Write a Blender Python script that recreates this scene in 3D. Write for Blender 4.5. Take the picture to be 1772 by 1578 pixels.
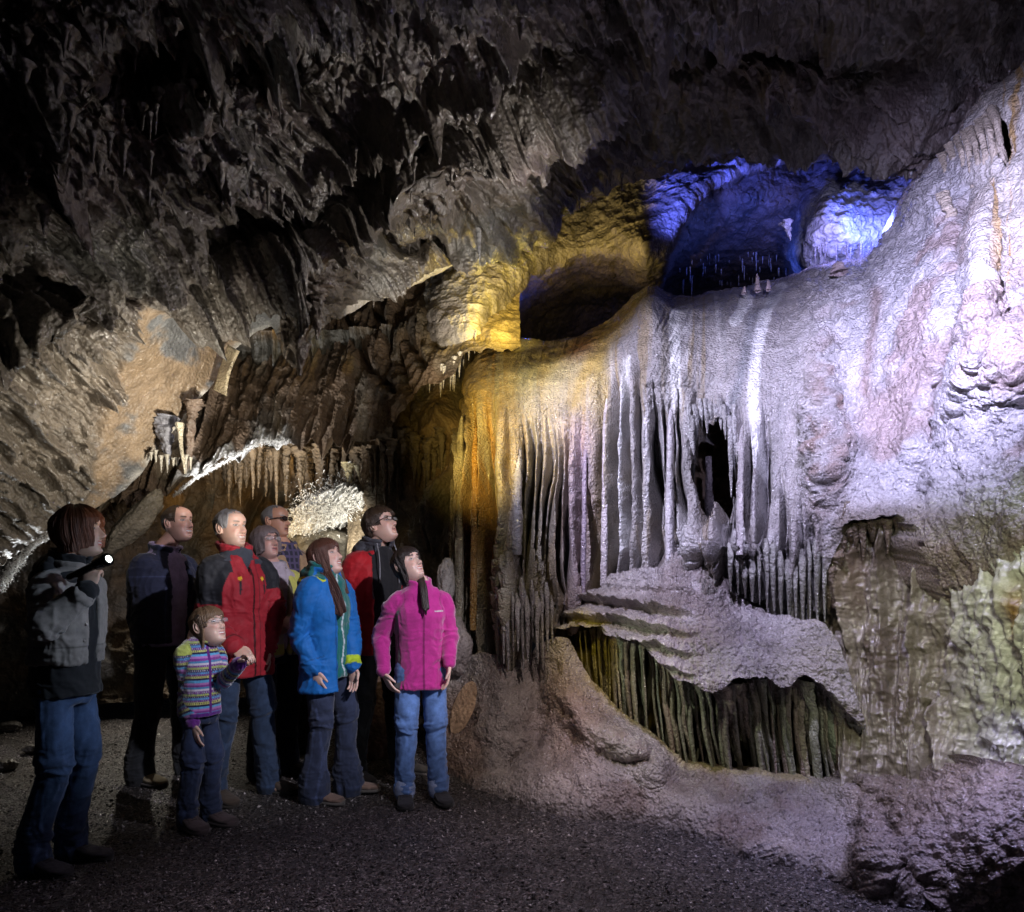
import bpy, bmesh, math, random
import numpy as np
from mathutils import Vector, Matrix
from bpy.types import Object
random.seed(7); RNG = np.random.RandomState(11)
scene = bpy.context.scene
COL = scene.collection
for o in list(bpy.data.objects): bpy.data.objects.remove(o)

# ---------------------------------------------------------------- camera
CAMZ = 1.36; F = 1200.0; CX = 886.0; HY = 995.0
cam_d = bpy.data.cameras.new('camera'); cam = bpy.data.objects.new('camera', cam_d); COL.objects.link(cam)
cam.location = (0, 0, CAMZ); cam.rotation_euler = (math.radians(90), 0, 0)
cam_d.sensor_width = 36; cam_d.lens = 36*F/1772; cam_d.shift_y = (HY-789)/1772
cam_d.clip_start = 0.05; cam_d.clip_end = 200
scene.camera = cam
scene.render.resolution_x = 1024; scene.render.resolution_y = 912
scene.view_settings.view_transform = 'Standard'; scene.view_settings.look = 'None'
scene.view_settings.exposure = 0.18; scene.view_settings.gamma = 1.0

def W(px, py, d):
    return Vector(((px-CX)/F*d, d, CAMZ-(py-HY)/F*d))

# ---------------------------------------------------------------- world: a closed cave, almost no ambient light
world = bpy.data.worlds.new('World'); scene.world = world; world.use_nodes = True
bg = world.node_tree.nodes['Background']; bg.inputs[0].default_value = (0.55, 0.6, 0.8, 1); bg.inputs[1].default_value = 0.004

# ---------------------------------------------------------------- the cave's lamps, and a few added fills
def spot(name, loc, target, energy, color, angle=60, blend=0.6, size=0.06, spec=1.0):
    l = bpy.data.lights.new(name, 'SPOT'); l.energy = energy; l.color = color
    l.spot_size = math.radians(angle); l.spot_blend = blend; l.shadow_soft_size = size; l.specular_factor = spec
    o = bpy.data.objects.new(name, l); COL.objects.link(o); o.location = loc
    d = Vector(target)-Vector(loc); o.rotation_euler = d.to_track_quat('-Z', 'Y').to_euler()
    return o
def point(name, loc, energy, color, size=0.05):
    l = bpy.data.lights.new(name, 'POINT'); l.energy = energy; l.color = color; l.shadow_soft_size = size
    o = bpy.data.objects.new(name, l); COL.objects.link(o); o.location = loc
    return o
#LIGHTS
# violet white floods under the ceiling, washing the flowstone from above
spot('flowstone_flood', (1.1, 2.15, 2.9), W(1640, 560, 3.8), 640, (0.62, 0.60, 1.0), 76, 1.0, 0.03)
spot('cascade_flood', (-0.8, 3.2, 3.6), W(1130, 740, 4.8), 640, (0.70, 0.69, 1.0), 58, 0.9, 0.03)
spot('shelf_flood', (0.75, 2.7, 3.3), W(1320, 1130, 3.95), 230, (0.66, 0.62, 1.0), 56, 0.9, 0.03)
spot('apron_fill', (0.5, 2.2, 2.6), W(980, 1260, 4.4), 115, (1.0, 0.84, 0.80), 46, 1.0, 0.03)  # warm fill added to lift the dark lower left apron
spot('right_apron_lamp', (2.1, 2.9, 3.0), W(1600, 1450, 3.0), 70, (0.60, 0.58, 1.0), 50, 1.0, 0.015)
spot('curtain_lamp', W(800, 1000, 3.6), W(1260, 1250, 4.3), 30, (0.9, 1.0, 0.72), 50, 1.0, 0.03)
# yellow lamps left of the cascade, blue and violet lamps behind its crest
spot('yellow_lamp', W(930, 560, 5.7), W(820, 440, 6.3), 50, (1.0, 0.74, 0.16), 130, 0.7, 0.04)
spot('yellow_shoulder_lamp', W(1030, 500, 6.1), W(1050, 390, 6.9), 30, (1.0, 0.74, 0.2), 95, 0.8, 0.04)
spot('yellow_edge_lamp', W(715, 760, 4.0), W(850, 740, 5.1), 150, (1.0, 0.72, 0.18), 66, 1.0, 0.04)
spot('amber_crest_lamp', W(900, 470, 5.0), W(940, 660, 5.3), 34, (1.0, 0.86, 0.42), 90, 1.0, 0.04)
spot('yellow_shelf_lamp', W(930, 1010, 4.2), W(1030, 1160, 4.7), 6, (1.0, 0.8, 0.1), 60, 1.0, 0.04)
spot('blue_lamp', W(1120, 400, 5.9), W(1270, 275, 6.8), 190, (0.10, 0.14, 1.0), 62, 0.9, 0.04)
spot('blue_right_lamp', W(1520, 400, 5.5), W(1540, 290, 6.2), 65, (0.10, 0.15, 1.0), 120, 0.8, 0.04)
spot('violet_lamp', W(1430, 425, 5.5), W(1450, 340, 6.4), 30, (0.36, 0.33, 1.0), 120, 0.9, 0.04)
spot('stalactite_lamp', W(1300, 490, 6.5), W(1290, 450, 7.4), 50, (0.06, 0.14, 1.0), 90, 0.9, 0.04)
point('deep_blue_lamp', W(915, 575, 7.4), 5, (0.05, 0.12, 1.0))
# white lamps of the rear passage
spot('rear_lamp', W(600, 985, 6.2), W(565, 860, 7.0), 62, (1.0, 0.96, 0.86), 80, 0.8, 0.04)
spot('rear_low_lamp', W(360, 930, 5.5), W(430, 785, 6.25), 150, (0.93, 0.95, 1.0), 75, 0.8, 0.03)
spot('rear_amber_lamp', W(430, 980, 6.4), W(480, 850, 7.6), 26, (1.0, 0.72, 0.36), 110, 0.8, 0.04)
spot('slab_lamp', W(440, 850, 4.3), W(280, 650, 4.7), 85, (1.0, 0.92, 0.78), 120, 1.0, 0.03)
spot('slab_high_lamp', W(740, 700, 5.2), W(740, 480, 5.8), 75, (1.0, 0.93, 0.84), 90, 1.0, 0.04)
spot('edge_lamp', W(60, 1060, 5.0), W(60, 940, 4.8), 20, (0.9, 0.95, 1.0), 120, 1.0, 0.05)
# pale green lamp on the lower right wall, lamps grazing the roof and the floor
spot('green_lamp', (1.1, 1.3, 2.1), W(1720, 1100, 3.2), 95, (0.93, 1.0, 0.72), 46, 1.0, 0.03)
spot('side_wall_lamp', (0.4, 1.6, 2.6), W(1560, 1150, 3.6), 50, (1.0, 0.9, 0.75), 34, 1.0, 0.03)
spot('mound_lamp', W(1650, 1150, 2.9), W(1650, 1480, 2.9), 26, (0.55, 0.52, 1.0), 120, 1.0, 0.02)
spot('roof_lamp', W(1090, 500, 4.3), W(600, 330, 4.6), 80, (1.0, 0.94, 0.88), 120, 1.0, 0.03)
spot('roof_left_lamp', (-0.7, 3.4, 1.3), W(90, 660, 4.2), 95, (1.0, 0.94, 0.82), 66, 1.0, 0.03)
spot('floor_lamp', W(300, 900, 7.0), W(180, 1290, 5.6), 140, (1.0, 0.92, 0.78), 70, 1.0, 0.04)
spot('gravel_fill', (0.7, 4.1, 3.2), (-0.1, 2.6, 0.0), 190, (0.92, 0.80, 1.0), 66, 1.0, 0.03)  # added fill that brightens the gravel in front
# key light set at the right for the visitors' faces
spot('visitor_key', (1.15, 2.0, 2.75), (-0.9, 4.1, 1.35), 380, (0.90, 0.88, 1.0), 42, 0.8, 0.04)
spot('visitor_low_fill', (0.7, 1.2, 0.8), (-0.9, 4.1, 0.7), 18, (0.66, 0.74, 1.0), 44, 1.0, 0.05)  # weak bluish fill added for the visitors' legs
spot('guide_lamp', (0.6, 3.0, 1.9), (-2.15, 3.3, 1.0), 130, (0.62, 0.78, 1.0), 30, 0.9, 0.03)
#ENDLIGHTS

# ---------------------------------------------------------------- noise
def _h(ix, iy, iz, s=0):
    n = (ix.astype(np.int64)*374761393 + iy.astype(np.int64)*668265263 + iz.astype(np.int64)*2147483647 + s*974634777) & 0xFFFFFFFF
    n = ((n ^ (n >> 13))*1274126177) & 0xFFFFFFFF
    n = ((n ^ (n >> 16))*2246822519) & 0xFFFFFFFF
    return ((n ^ (n >> 15)) & 0xFFFFFF)/float(0xFFFFFF)
def noise(P, s=0):
    P = np.asarray(P, dtype=np.float64); f = np.floor(P); t = P-f; t = t*t*t*(t*(t*6-15)+10)
    ix, iy, iz = f[..., 0], f[..., 1], f[..., 2]; x, y, z = t[..., 0], t[..., 1], t[..., 2]
    def g(a, b, c): return _h(ix+a, iy+b, iz+c, s)
    x00 = g(0,0,0)*(1-x)+g(1,0,0)*x; x10 = g(0,1,0)*(1-x)+g(1,1,0)*x
    x01 = g(0,0,1)*(1-x)+g(1,0,1)*x; x11 = g(0,1,1)*(1-x)+g(1,1,1)*x
    return ((x00*(1-y)+x10*y)*(1-z)+(x01*(1-y)+x11*y)*z)*2-1
def fbm(P, o=4, s=0, g=0.5):
    P = np.asarray(P); a = 1; r = 0; n = 0
    for i in range(o):
        r = r+a*noise(P*(2.03**i)+i*17.3, s+i); n += a; a *= g
    return r/n
def ridged(P, o=4, s=0):
    P = np.asarray(P); a = 1; r = 0; n = 0
    for i in range(o):
        r = r+a*(1-2*np.abs(noise(P*(2.03**i)+i*9.1, s+i))); n += a; a *= 0.5
    return r/n
def cells(P, s=0, dims=3):
    """worley F1 distance and cell hash"""
    P = np.asarray(P, dtype=np.float64); f = np.floor(P)
    best = np.full(P.shape[:-1], 9.0); bid = np.zeros(P.shape[:-1])
    zr = (-1, 0, 1) if dims == 3 else (0,)
    for a in (-1, 0, 1):
        for b in (-1, 0, 1):
            for c in zr:
                ix, iy, iz = f[..., 0]+a, f[..., 1]+b, (f[..., 2]+c if dims == 3 else f[..., 2]*0)
                dx = ix+_h(ix, iy, iz, s)-P[..., 0]; dy = iy+_h(ix, iy, iz, s+1)-P[..., 1]
                d = dx*dx+dy*dy
                if dims == 3: dz = iz+_h(ix, iy, iz, s+2)-P[..., 2]; d = d+dz*dz
                k = d < best; best = np.where(k, d, best); bid = np.where(k, _h(ix, iy, iz, s+3), bid)
    return np.sqrt(best), bid
def st(*a): return np.stack(np.broadcast_arrays(*a), -1)
def sstep(a, b, x):
    t = np.clip((x-a)/(b-a), 0, 1); return t*t*(3-2*t)
def blob(px, py, cx, cy, rx, ry, rot=0):
    c, s = math.cos(math.radians(rot)), math.sin(math.radians(rot))
    u = ((px-cx)*c+(py-cy)*s)/rx; v = (-(px-cx)*s+(py-cy)*c)/ry
    return np.exp(-(u*u+v*v))
def polydist(px, py, pts):
    best = np.full(np.shape(px), 1e9)
    for (ax, ay), (bx, by) in zip(pts[:-1], pts[1:]):
        dx, dy = bx-ax, by-ay; t = np.clip(((px-ax)*dx+(py-ay)*dy)/(dx*dx+dy*dy), 0, 1)
        best = np.minimum(best, np.hypot(px-ax-t*dx, py-ay-t*dy))
    return best
def rbf(ctrl):
    C = np.array(ctrl, dtype=float); X = C[:, :2]/1000; n = len(C)
    def phi(r2): return 0.5*r2*np.log(r2+1e-9)
    A = phi(((X[:, None]-X[None])**2).sum(-1))+np.eye(n)*2e-3
    Pm = np.hstack([np.ones((n, 1)), X]); M = np.zeros((n+3, n+3)); M[:n, :n] = A; M[:n, n:] = Pm; M[n:, :n] = Pm.T
    w = np.linalg.solve(M, np.concatenate([C[:, 2], np.zeros(3)]))
    def f(px, py):
        x = px/1000; y = py/1000; r = w[n]+w[n+1]*x+w[n+2]*y
        for i in range(n): r = r+w[i]*phi((x-X[i, 0])**2+(y-X[i, 1])**2)
        return r
    return f
def pl(pts):
    X = [p[0] for p in pts]; Y = [p[1] for p in pts]
    def f(x):
        r = 0
        for k in (-8, -4, 0, 4, 8): r = r+np.interp(x+k, X, Y)/5
        return r
    return f

# ---------------------------------------------------------------- object helpers
def tag(o, label=None, cat=None, group=None, kind=None):
    if label: o['label'] = label
    if cat: o['category'] = cat
    if group: o['group'] = group
    if kind: o['kind'] = kind
    return o
def link(name, me, mat=None, parent=None, smooth=True):
    o = bpy.data.objects.new(name, me); COL.objects.link(o)
    if mat: me.materials.append(mat)
    if parent: o.parent = parent
    if smooth: me.polygons.foreach_set('use_smooth', [True]*len(me.polygons))
    return o
def empty(name, loc=(0,0,0), rz=0):
    o = bpy.data.objects.new(name, None); COL.objects.link(o); o.location = loc; o.rotation_euler = (0, 0, rz); o.empty_display_size = 0.1
    return o
def npmesh(name, V, Q):
    me = bpy.data.meshes.new(name); V = np.asarray(V, dtype=np.float32); Q = np.asarray(Q, dtype=np.int32)
    me.vertices.add(len(V)); me.vertices.foreach_set('co', V.ravel())
    k = Q.shape[1]; me.loops.add(Q.size); me.loops.foreach_set('vertex_index', Q.ravel())
    me.polygons.add(len(Q)); me.polygons.foreach_set('loop_start', np.arange(0, Q.size, k, dtype=np.int32))
    me.update(calc_edges=True); me.validate()
    return me
def setcol(me, C, name='tint'):
    a = me.color_attributes.new(name, 'FLOAT_COLOR', 'POINT')
    C = np.asarray(C, dtype=np.float32).reshape(-1, 3); C = np.hstack([C, np.ones((len(C), 1), np.float32)])
    a.data.foreach_set('color', C.ravel())
def setfl(me, A, name):
    a = me.attributes.new(name, 'FLOAT', 'POINT'); a.data.foreach_set('value', np.asarray(A, dtype=np.float32).ravel())
def gridq(nr, nc):
    i = np.arange(nr*nc).reshape(nr, nc)
    return np.stack([i[:-1, :-1], i[:-1, 1:], i[1:, 1:], i[1:, :-1]], -1).reshape(-1, 4)
def normals(P):
    du = np.gradient(P, axis=1); dv = np.gradient(P, axis=0); n = np.cross(du, dv)
    n /= np.linalg.norm(n, axis=-1, keepdims=True)+1e-9
    return n     # for our sheets (rows downwards, columns rightwards) this points at the camera after the sign fix below
def sheet(name, x0, x1, top, bot, nx, ny, depth, disp=None, tint=None, mat=None, roll_top=0, roll_bot=0, slope=0.13, hole=None, parent=None, edge=(0, 0)):
    """rock face between two edge curves; depth(px,py) in metres; the rims roll back away from the passage"""
    xs = np.linspace(x0, x1, nx); t = np.linspace(0, 1, ny)[:, None]
    px = np.repeat(xs[None], ny, 0); tp = top(xs)[None]; bt = bot(xs)[None]
    py = tp*(1-t)+bt*t
    if edge[0]: py = py+edge[0]*fbm(st(px/40, py*0, px*0), 4, 5)*(1-t)
    if edge[1]: py = py+edge[1]*fbm(st(px/40, py*0+3, px*0), 4, 6)*t
    D = depth(px, py)
    P = st((px-CX)/F*D, D, CAMZ-(py-HY)/F*D)
    N = normals(P)
    s = np.sign((N*(np.array([0, 0, CAMZ])-P)).sum(-1, keepdims=True)); N = N*s
    if disp is not None: P = disp(P, px, py, N)
    C = tint(P, px, py) if tint is not None else None
    rows = [P]; cr = [C]; pxs = [px]
    def roll(edge, R, sgn):
        out = []
        for k in range(1, 9):
            a = k/8
            out.append(edge+np.array([0, 1, 0])*R*a*1.0+np.array([0, 0, 1])*(R*slope*a if sgn > 0 else -0.55*R*a*a))
        return out
    if roll_top:
        ed = roll(P[0], roll_top, -1); ed = ed[::-1]; rows = [np.stack(ed)]+rows
        if C is not None: cr = [np.repeat(C[:1], 8, 0)]+cr
    if roll_bot:
        ed = roll(P[-1], roll_bot, 1 if roll_bot > 0 else 1); rows = rows+[np.stack(ed)]
        if C is not None: cr = cr+[np.repeat(C[-1:], 8, 0)]
    A = np.concatenate(rows, 0); Q = gridq(A.shape[0], nx)
    if hole is not None:
        h = hole(px, py); off = 8 if roll_top else 0
        H = np.zeros(A.shape[:2], bool); H[off:off+ny] = h
        Q = Q[~H.ravel()[Q].any(1)]
    me = npmesh(name, A.reshape(-1, 3), Q)
    if C is not None: setcol(me, np.concatenate(cr, 0).reshape(-1, 3))
    return link(name, me, mat, parent)

# ---------------------------------------------------------------- materials
def newmat(name):
    m = bpy.data.materials.new(name); m.use_nodes = True; nt = m.node_tree; b = nt.nodes['Principled BSDF']
    return m, nt, b
def nd(nt, t, **k):
    n = nt.nodes.new(t)
    for a, v in k.items():
        if a in n.inputs.keys(): n.inputs[a].default_value = v
        else: setattr(n, a, v)
    return n
def rock_mat(name, rough=(0.25, 0.6), bump=0.6, fine=60, big=9, color=None, var=0.45, spec=0.5, coat=0.0, sss=0.0):
    m, nt, b = newmat(name); L = nt.links
    geo = nd(nt, 'ShaderNodeTexCoord')
    if color is None: c0 = nd(nt, 'ShaderNodeVertexColor'); c0.layer_name = 'tint'; src = c0.outputs['Color']
    else: c0 = nd(nt, 'ShaderNodeRGB'); c0.outputs[0].default_value = (*color, 1); src = c0.outputs[0]
    n1 = nd(nt, 'ShaderNodeTexNoise', Scale=big, Detail=8.0, Roughness=0.65); L.new(geo.outputs['Object'], n1.inputs['Vector'])
    r1 = nd(nt, 'ShaderNodeMapRange'); r1.inputs[1].default_value = 0.3; r1.inputs[2].default_value = 0.7; r1.inputs[3].default_value = 1-var; r1.inputs[4].default_value = 1+var*0.6
    L.new(n1.outputs[0], r1.inputs[0])
    n2 = nd(nt, 'ShaderNodeTexNoise', Scale=fine*1.7, Detail=5.0, Roughness=0.7); L.new(geo.outputs['Object'], n2.inputs['Vector'])
    r2 = nd(nt, 'ShaderNodeMapRange'); r2.inputs[1].default_value = 0.3; r2.inputs[2].default_value = 0.7; r2.inputs[3].default_value = 0.72; r2.inputs[4].default_value = 1.2
    L.new(n2.outputs[0], r2.inputs[0])
    mu = nd(nt, 'ShaderNodeMath', operation='MULTIPLY'); L.new(r1.outputs[0], mu.inputs[0]); L.new(r2.outputs[0], mu.inputs[1])
    vm = nd(nt, 'ShaderNodeVectorMath', operation='SCALE'); L.new(src, vm.inputs[0]); L.new(mu.outputs[0], vm.inputs['Scale'])
    L.new(vm.outputs[0], b.inputs['Base Color'])
    r3 = nd(nt, 'ShaderNodeMapRange'); r3.inputs[1].default_value = 0.35; r3.inputs[2].default_value = 0.65; r3.inputs[3].default_value = rough[0]; r3.inputs[4].default_value = rough[1]
    n3 = nd(nt, 'ShaderNodeTexNoise', Scale=big*0.45, Detail=6.0); L.new(geo.outputs['Object'], n3.inputs['Vector']); L.new(n3.outputs[0], r3.inputs[0]); L.new(r3.outputs[0], b.inputs['Roughness'])
    vo = nd(nt, 'ShaderNodeTexVoronoi', Scale=fine); vo.feature = 'SMOOTH_F1'; L.new(geo.outputs['Object'], vo.inputs['Vector'])
    n4 = nd(nt, 'ShaderNodeTexNoise', Scale=fine*0.45, Detail=9.0, Roughness=0.62); L.new(geo.outputs['Object'], n4.inputs['Vector'])
    b1 = nd(nt, 'ShaderNodeBump', Strength=bump*0.8, Distance=0.03); L.new(n4.outputs[0], b1.inputs['Height'])
    b2 = nd(nt, 'ShaderNodeBump', Strength=bump*0.7, Distance=0.018); b2.invert = True; L.new(vo.outputs[0], b2.inputs['Height']); L.new(b1.outputs[0], b2.inputs['Normal'])
    L.new(b2.outputs[0], b.inputs['Normal'])
    b.inputs['Specular IOR Level'].default_value = spec
    if coat: b.inputs['Coat Weight'].default_value = coat; b.inputs['Coat Roughness'].default_value = 0.12; L.new(b2.outputs[0], b.inputs['Coat Normal'])
    if sss: b.inputs['Subsurface Weight'].default_value = sss; b.inputs['Subsurface Radius'].default_value = (0.03, 0.02, 0.012); b.inputs['Subsurface Scale'].default_value = 0.5
    return m
M_roof = rock_mat('wet_roof_rock', (0.22, 0.6), 0.8, 45, 7, spec=0.6, coat=0.25)
M_slab = rock_mat('bedded_slab_rock', (0.4, 0.8), 0.8, 40, 4, var=0.6)
M_rock = rock_mat('cave_rock', (0.35, 0.75), 0.8, 45, 8)
M_flow = rock_mat('flowstone_calcite', (0.14, 0.42), 1.0, 75, 6, var=0.35, spec=0.6, coat=0.5)
M_wet = rock_mat('wet_calcite', (0.12, 0.35), 0.6, 34, 5, var=0.25, spec=0.7, coat=0.6)
M_crust = rock_mat('calcite_crust', (0.2, 0.5), 0.4, 80, 20, color=(0.75, 0.72, 0.66), var=0.2, coat=0.3)
# ================================================================ THE CAVE
# ---- ground
def gravel_mat():
    m, nt, b = newmat('wet_gravel'); L = nt.links
    tc = nd(nt, 'ShaderNodeTexCoord')
    v = nd(nt, 'ShaderNodeTexVoronoi', Scale=95.0); L.new(tc.outputs['Object'], v.inputs['Vector'])
    v2 = nd(nt, 'ShaderNodeTexVoronoi', Scale=210.0); L.new(tc.outputs['Object'], v2.inputs['Vector'])
    big = nd(nt, 'ShaderNodeTexNoise', Scale=1.3, Detail=6.0); L.new(tc.outputs['Object'], big.inputs['Vector'])
    cr = nd(nt, 'ShaderNodeValToRGB'); sep = nd(nt, 'ShaderNodeSeparateColor'); L.new(v.outputs['Color'], sep.inputs[0]); L.new(sep.outputs[0], cr.inputs[0])
    e = cr.color_ramp.elements; e[0].color = (0.012, 0.010, 0.010, 1); e[1].color = (0.30, 0.27, 0.26, 1); e[1].position = 1.0
    x = e.new(0.5); x.color = (0.035, 0.029, 0.028, 1); x = e.new(0.82); x.color = (0.085, 0.068, 0.062, 1)
    mr = nd(nt, 'ShaderNodeMapRange'); mr.inputs[1].default_value = 0.3; mr.inputs[2].default_value = 0.7; mr.inputs[3].default_value = 0.5; mr.inputs[4].default_value = 1.4; L.new(big.outputs[0], mr.inputs[0])
    sc = nd(nt, 'ShaderNodeVectorMath', operation='SCALE'); L.new(cr.outputs[0], sc.inputs[0]); L.new(mr.outputs[0], sc.inputs['Scale']); L.new(sc.outputs[0], b.inputs['Base Color'])
    # stones: each cell a tilted wet facet
    rr = nd(nt, 'ShaderNodeMapRange'); rr.inputs[3].default_value = 0.12; rr.inputs[4].default_value = 0.7; L.new(sep.outputs[1], rr.inputs[0]); L.new(rr.outputs[0], b.inputs['Roughness'])
    b1 = nd(nt, 'ShaderNodeBump', Strength=1.0, Distance=0.012); b1.invert = True; L.new(v.outputs['Distance'], b1.inputs['Height'])
    b2 = nd(nt, 'ShaderNodeBump', Strength=0.8, Distance=0.004); b2.invert = True; L.new(v2.outputs['Distance'], b2.inputs['Height']); L.new(b1.outputs[0], b2.inputs['Normal'])
    L.new(b2.outputs[0], b.inputs['Normal']); b.inputs['Specular IOR Level'].default_value = 0.7
    return m
M_grav = gravel_mat()
nx, ny = 420, 420
gx = np.linspace(-9, 7, nx)[None].repeat(ny, 0); gy = (np.linspace(0, 1, ny)**1.5*13-1.0)[:, None].repeat(nx, 1)
gz = 0.035*fbm(st(gx*0.8, gy*0.8, gx*0), 4, 3)+0.007*fbm(st(gx*9, gy*9, gx*0), 3, 8)
gz = gz+0.05*sstep(6, 9, gy)-0.012
G0 = np.stack([gx, gy, gz], -1)
def ground_z(x, y):
    p = np.array([[x, y]]); return float(0.035*fbm(st(p[:, 0]*0.8, p[:, 1]*0.8, p[:, 0]*0), 4, 3)[0])-0.012
g = link('ground', npmesh('ground', G0.reshape(-1, 3), gridq(ny, nx)[:, ::-1]), M_grav); tag(g, kind='structure')

# ---- loose gravel lying on it
def gravel():
    n = 26000; r = np.random.RandomState(5)
    y = 1.9+(r.rand(n)**1.3)*5.5; x = -5+r.rand(n)*8
    x = np.where(r.rand(n) < 0.6, -0.738*y+r.rand(n)*1.5*y, x)
    s = 0.0035+0.006*r.rand(n)**3
    base = np.array([[1,0,0],[0,1,0],[-1,0,0],[0,-1,0],[0,0,1],[0,0,-1]], float)
    tri = np.array([[0,1,4],[1,2,4],[2,3,4],[3,0,4],[1,0,5],[2,1,5],[3,2,5],[0,3,5]])
    z = 0.035*fbm(st(x*0.8, y*0.8, x*0), 4, 3)+0.007*fbm(st(x*9, y*9, x*0), 3, 8)-0.012
    q = r.randn(n, 3, 3)*0.35+np.eye(3)
    V = np.einsum('vk,nkj->nvj', base, q)*s[:, None, None]+st(x, y, z+s*0.4)[:, None]
    T = (tri[None]+np.arange(n)[:, None, None]*6).reshape(-1, 3)
    me = npmesh('loose_gravel', V.reshape(-1, 3), T)
    c = (0.04+0.5*r.rand(n)**4)[:, None]*np.array([1, 0.9, 0.88]); setcol(me, np.repeat(c, 6, 0))  # a few chips much brighter: sparkle put into their colour
    m, nt, b = newmat('loose_gravel'); a = nd(nt, 'ShaderNodeVertexColor'); a.layer_name = 'tint'; nt.links.new(a.outputs[0], b.inputs['Base Color']); b.inputs['Roughness'].default_value = 0.3
    o = link('loose_gravel', me, m, smooth=False); tag(o, 'wet grey gravel chips strewn over the cave floor', 'gravel', kind='stuff')
gravel()

# ---- roof of the near chamber: falls from the upper right down to the floor on the left
RIM = [(-700, 1200), (-300, 1090), (-60, 1010), (0, 985), (60, 935), (110, 905), (200, 862), (245, 815), (300, 752), (345, 690), (375, 655), (400, 612), (440, 580), (478, 562), (482, 600), (497, 628), (512, 640), (530, 612), (556, 560), (592, 545),
       (650, 520), (705, 497), (770, 470), (830, 442), (900, 408), (950, 392), (1010, 360), (1070, 320), (1120, 302), (1160, 288), (1200, 270), (1260, 258), (1330, 250), (1400, 252), (1450, 262), (1500, 282), (1560, 296), (1620, 292), (1660, 250), (1710, 190), (1772, 120), (1900, 0), (2300, -300)]
roof_ctrl = [(-700, 1200, 5.0), (-300, 1090, 4.8), (0, 985, 4.7), (110, 905, 4.9), (200, 865, 5.0), (300, 755, 5.15), (400, 612, 5.35), (478, 555, 5.45), (512, 640, 5.0), (592, 545, 5.6), (705, 492, 5.9), (830, 448, 6.1), (950, 395, 6.1),
             (1100, 312, 5.95), (1200, 272, 5.7), (1400, 255, 5.5), (1560, 295, 5.2), (1640, 290, 5.0), (1710, 190, 4.5), (1772, 120, 4.3), (2000, -60, 3.6), (2300, -300, 3.0),
             (0, 700, 3.9), (0, 500, 3.5), (200, 650, 4.45), (300, 600, 4.7), (150, 800, 4.7), (0, 250, 3.0), (0, 0, 2.6), (200, 400, 3.7), (400, 400, 4.2), (480, 500, 4.8), (700, 380, 5.0), (840, 380, 5.4), (900, 330, 5.5), (600, 200, 4.1), (886, 0, 3.4), (1100, 150, 4.8), (1400, 150, 4.7), (1300, 210, 5.2), (1772, 0, 3.7),
             (1500, 60, 4.2), (-500, 600, 3.2), (-500, 100, 2.4), (886, -500, 2.1), (0, -500, 1.8), (1772, -500, 2.4), (2300, -800, 1.8), (400, 100, 3.1), (-600, -500, 1.6), (1250, 0, 3.9)]
_rd = rbf(roof_ctrl)
rb = pl(RIM)
def roof_depth(px, py):
    d = _rd(px, py)
    # thick masses hanging below the roof
    d = d-0.35*blob(px, py, 545, 520, 55, 100, 12)-0.25*blob(px, py, 860, 330, 90, 60)-0.22*blob(px, py, 770, 330, 60, 80)+0.45*blob(px, py, 745, 400, 80, 35, -15)
    d = d-0.18*blob(px, py, 380, 470, 260, 34, -25)-0.16*blob(px, py, 100, 560, 120, 40, 20)-0.2*blob(px, py, 950, 130, 200, 40, -35)
    # dark hollows
    d = d+0.35*blob(px, py, 1280, 60, 260, 70)+0.5*blob(px, py, 430, 90, 120, 70)+0.4*blob(px, py, 230, 120, 90, 60)
    return d
def smoothface(px, py):    # the bare bedded slab
    a = sstep(-20, 30, (px-200)*0.72+(py-720)*0.70+30)
    w = fbm(st(px/70, py/70, px*0), 3, 9)*22
    a = sstep(0, 26, w+ (px-120) - (900-py)*0.30)*sstep(0, 22, w+(py-520)-np.maximum(0, (px-430)*0.2)+0*px)*sstep(0, 20, 500-px+w*0.5)*sstep(-5, 20, (py-480))
    b = sstep(0, 14, py-(545-(px-592)*0.42)+8*0+24+w*0.4)*sstep(0, 30, px-575)*sstep(0, 40, 960-px)    # pale strip under the rim
    return np.maximum(a, b)
ROOF_FOLDS = [([(300, 520), (440, 450), (560, 380), (660, 320), (780, 250), (900, 175), (1010, 100), (1130, 0)], .16, 26), ([(560, 260), (650, 200), (760, 130), (860, 60)], .15, 22), ([(880, 300), (895, 220), (960, 150), (1100, 60)], .12, 16),
              ([(0, 560), (60, 540), (150, 470), (250, 430), (330, 400)], .15, 24), ([(150, 760), (185, 690), (195, 650)], .07, 9), ([(30, 880), (90, 830), (120, 790)], .06, 9), ([(640, 480), (740, 430), (830, 400), (930, 360)], .10, 20), ([(430, 150), (440, 60), (470, 0)], .15, 16), ([(60, 120), (80, 250), (110, 330)], .14, 24), ([(330, 20), (345, 140), (325, 190)], .16, 14), ([(1150, 210), (1300, 200), (1450, 215), (1560, 240)], .08, 20)]
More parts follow.
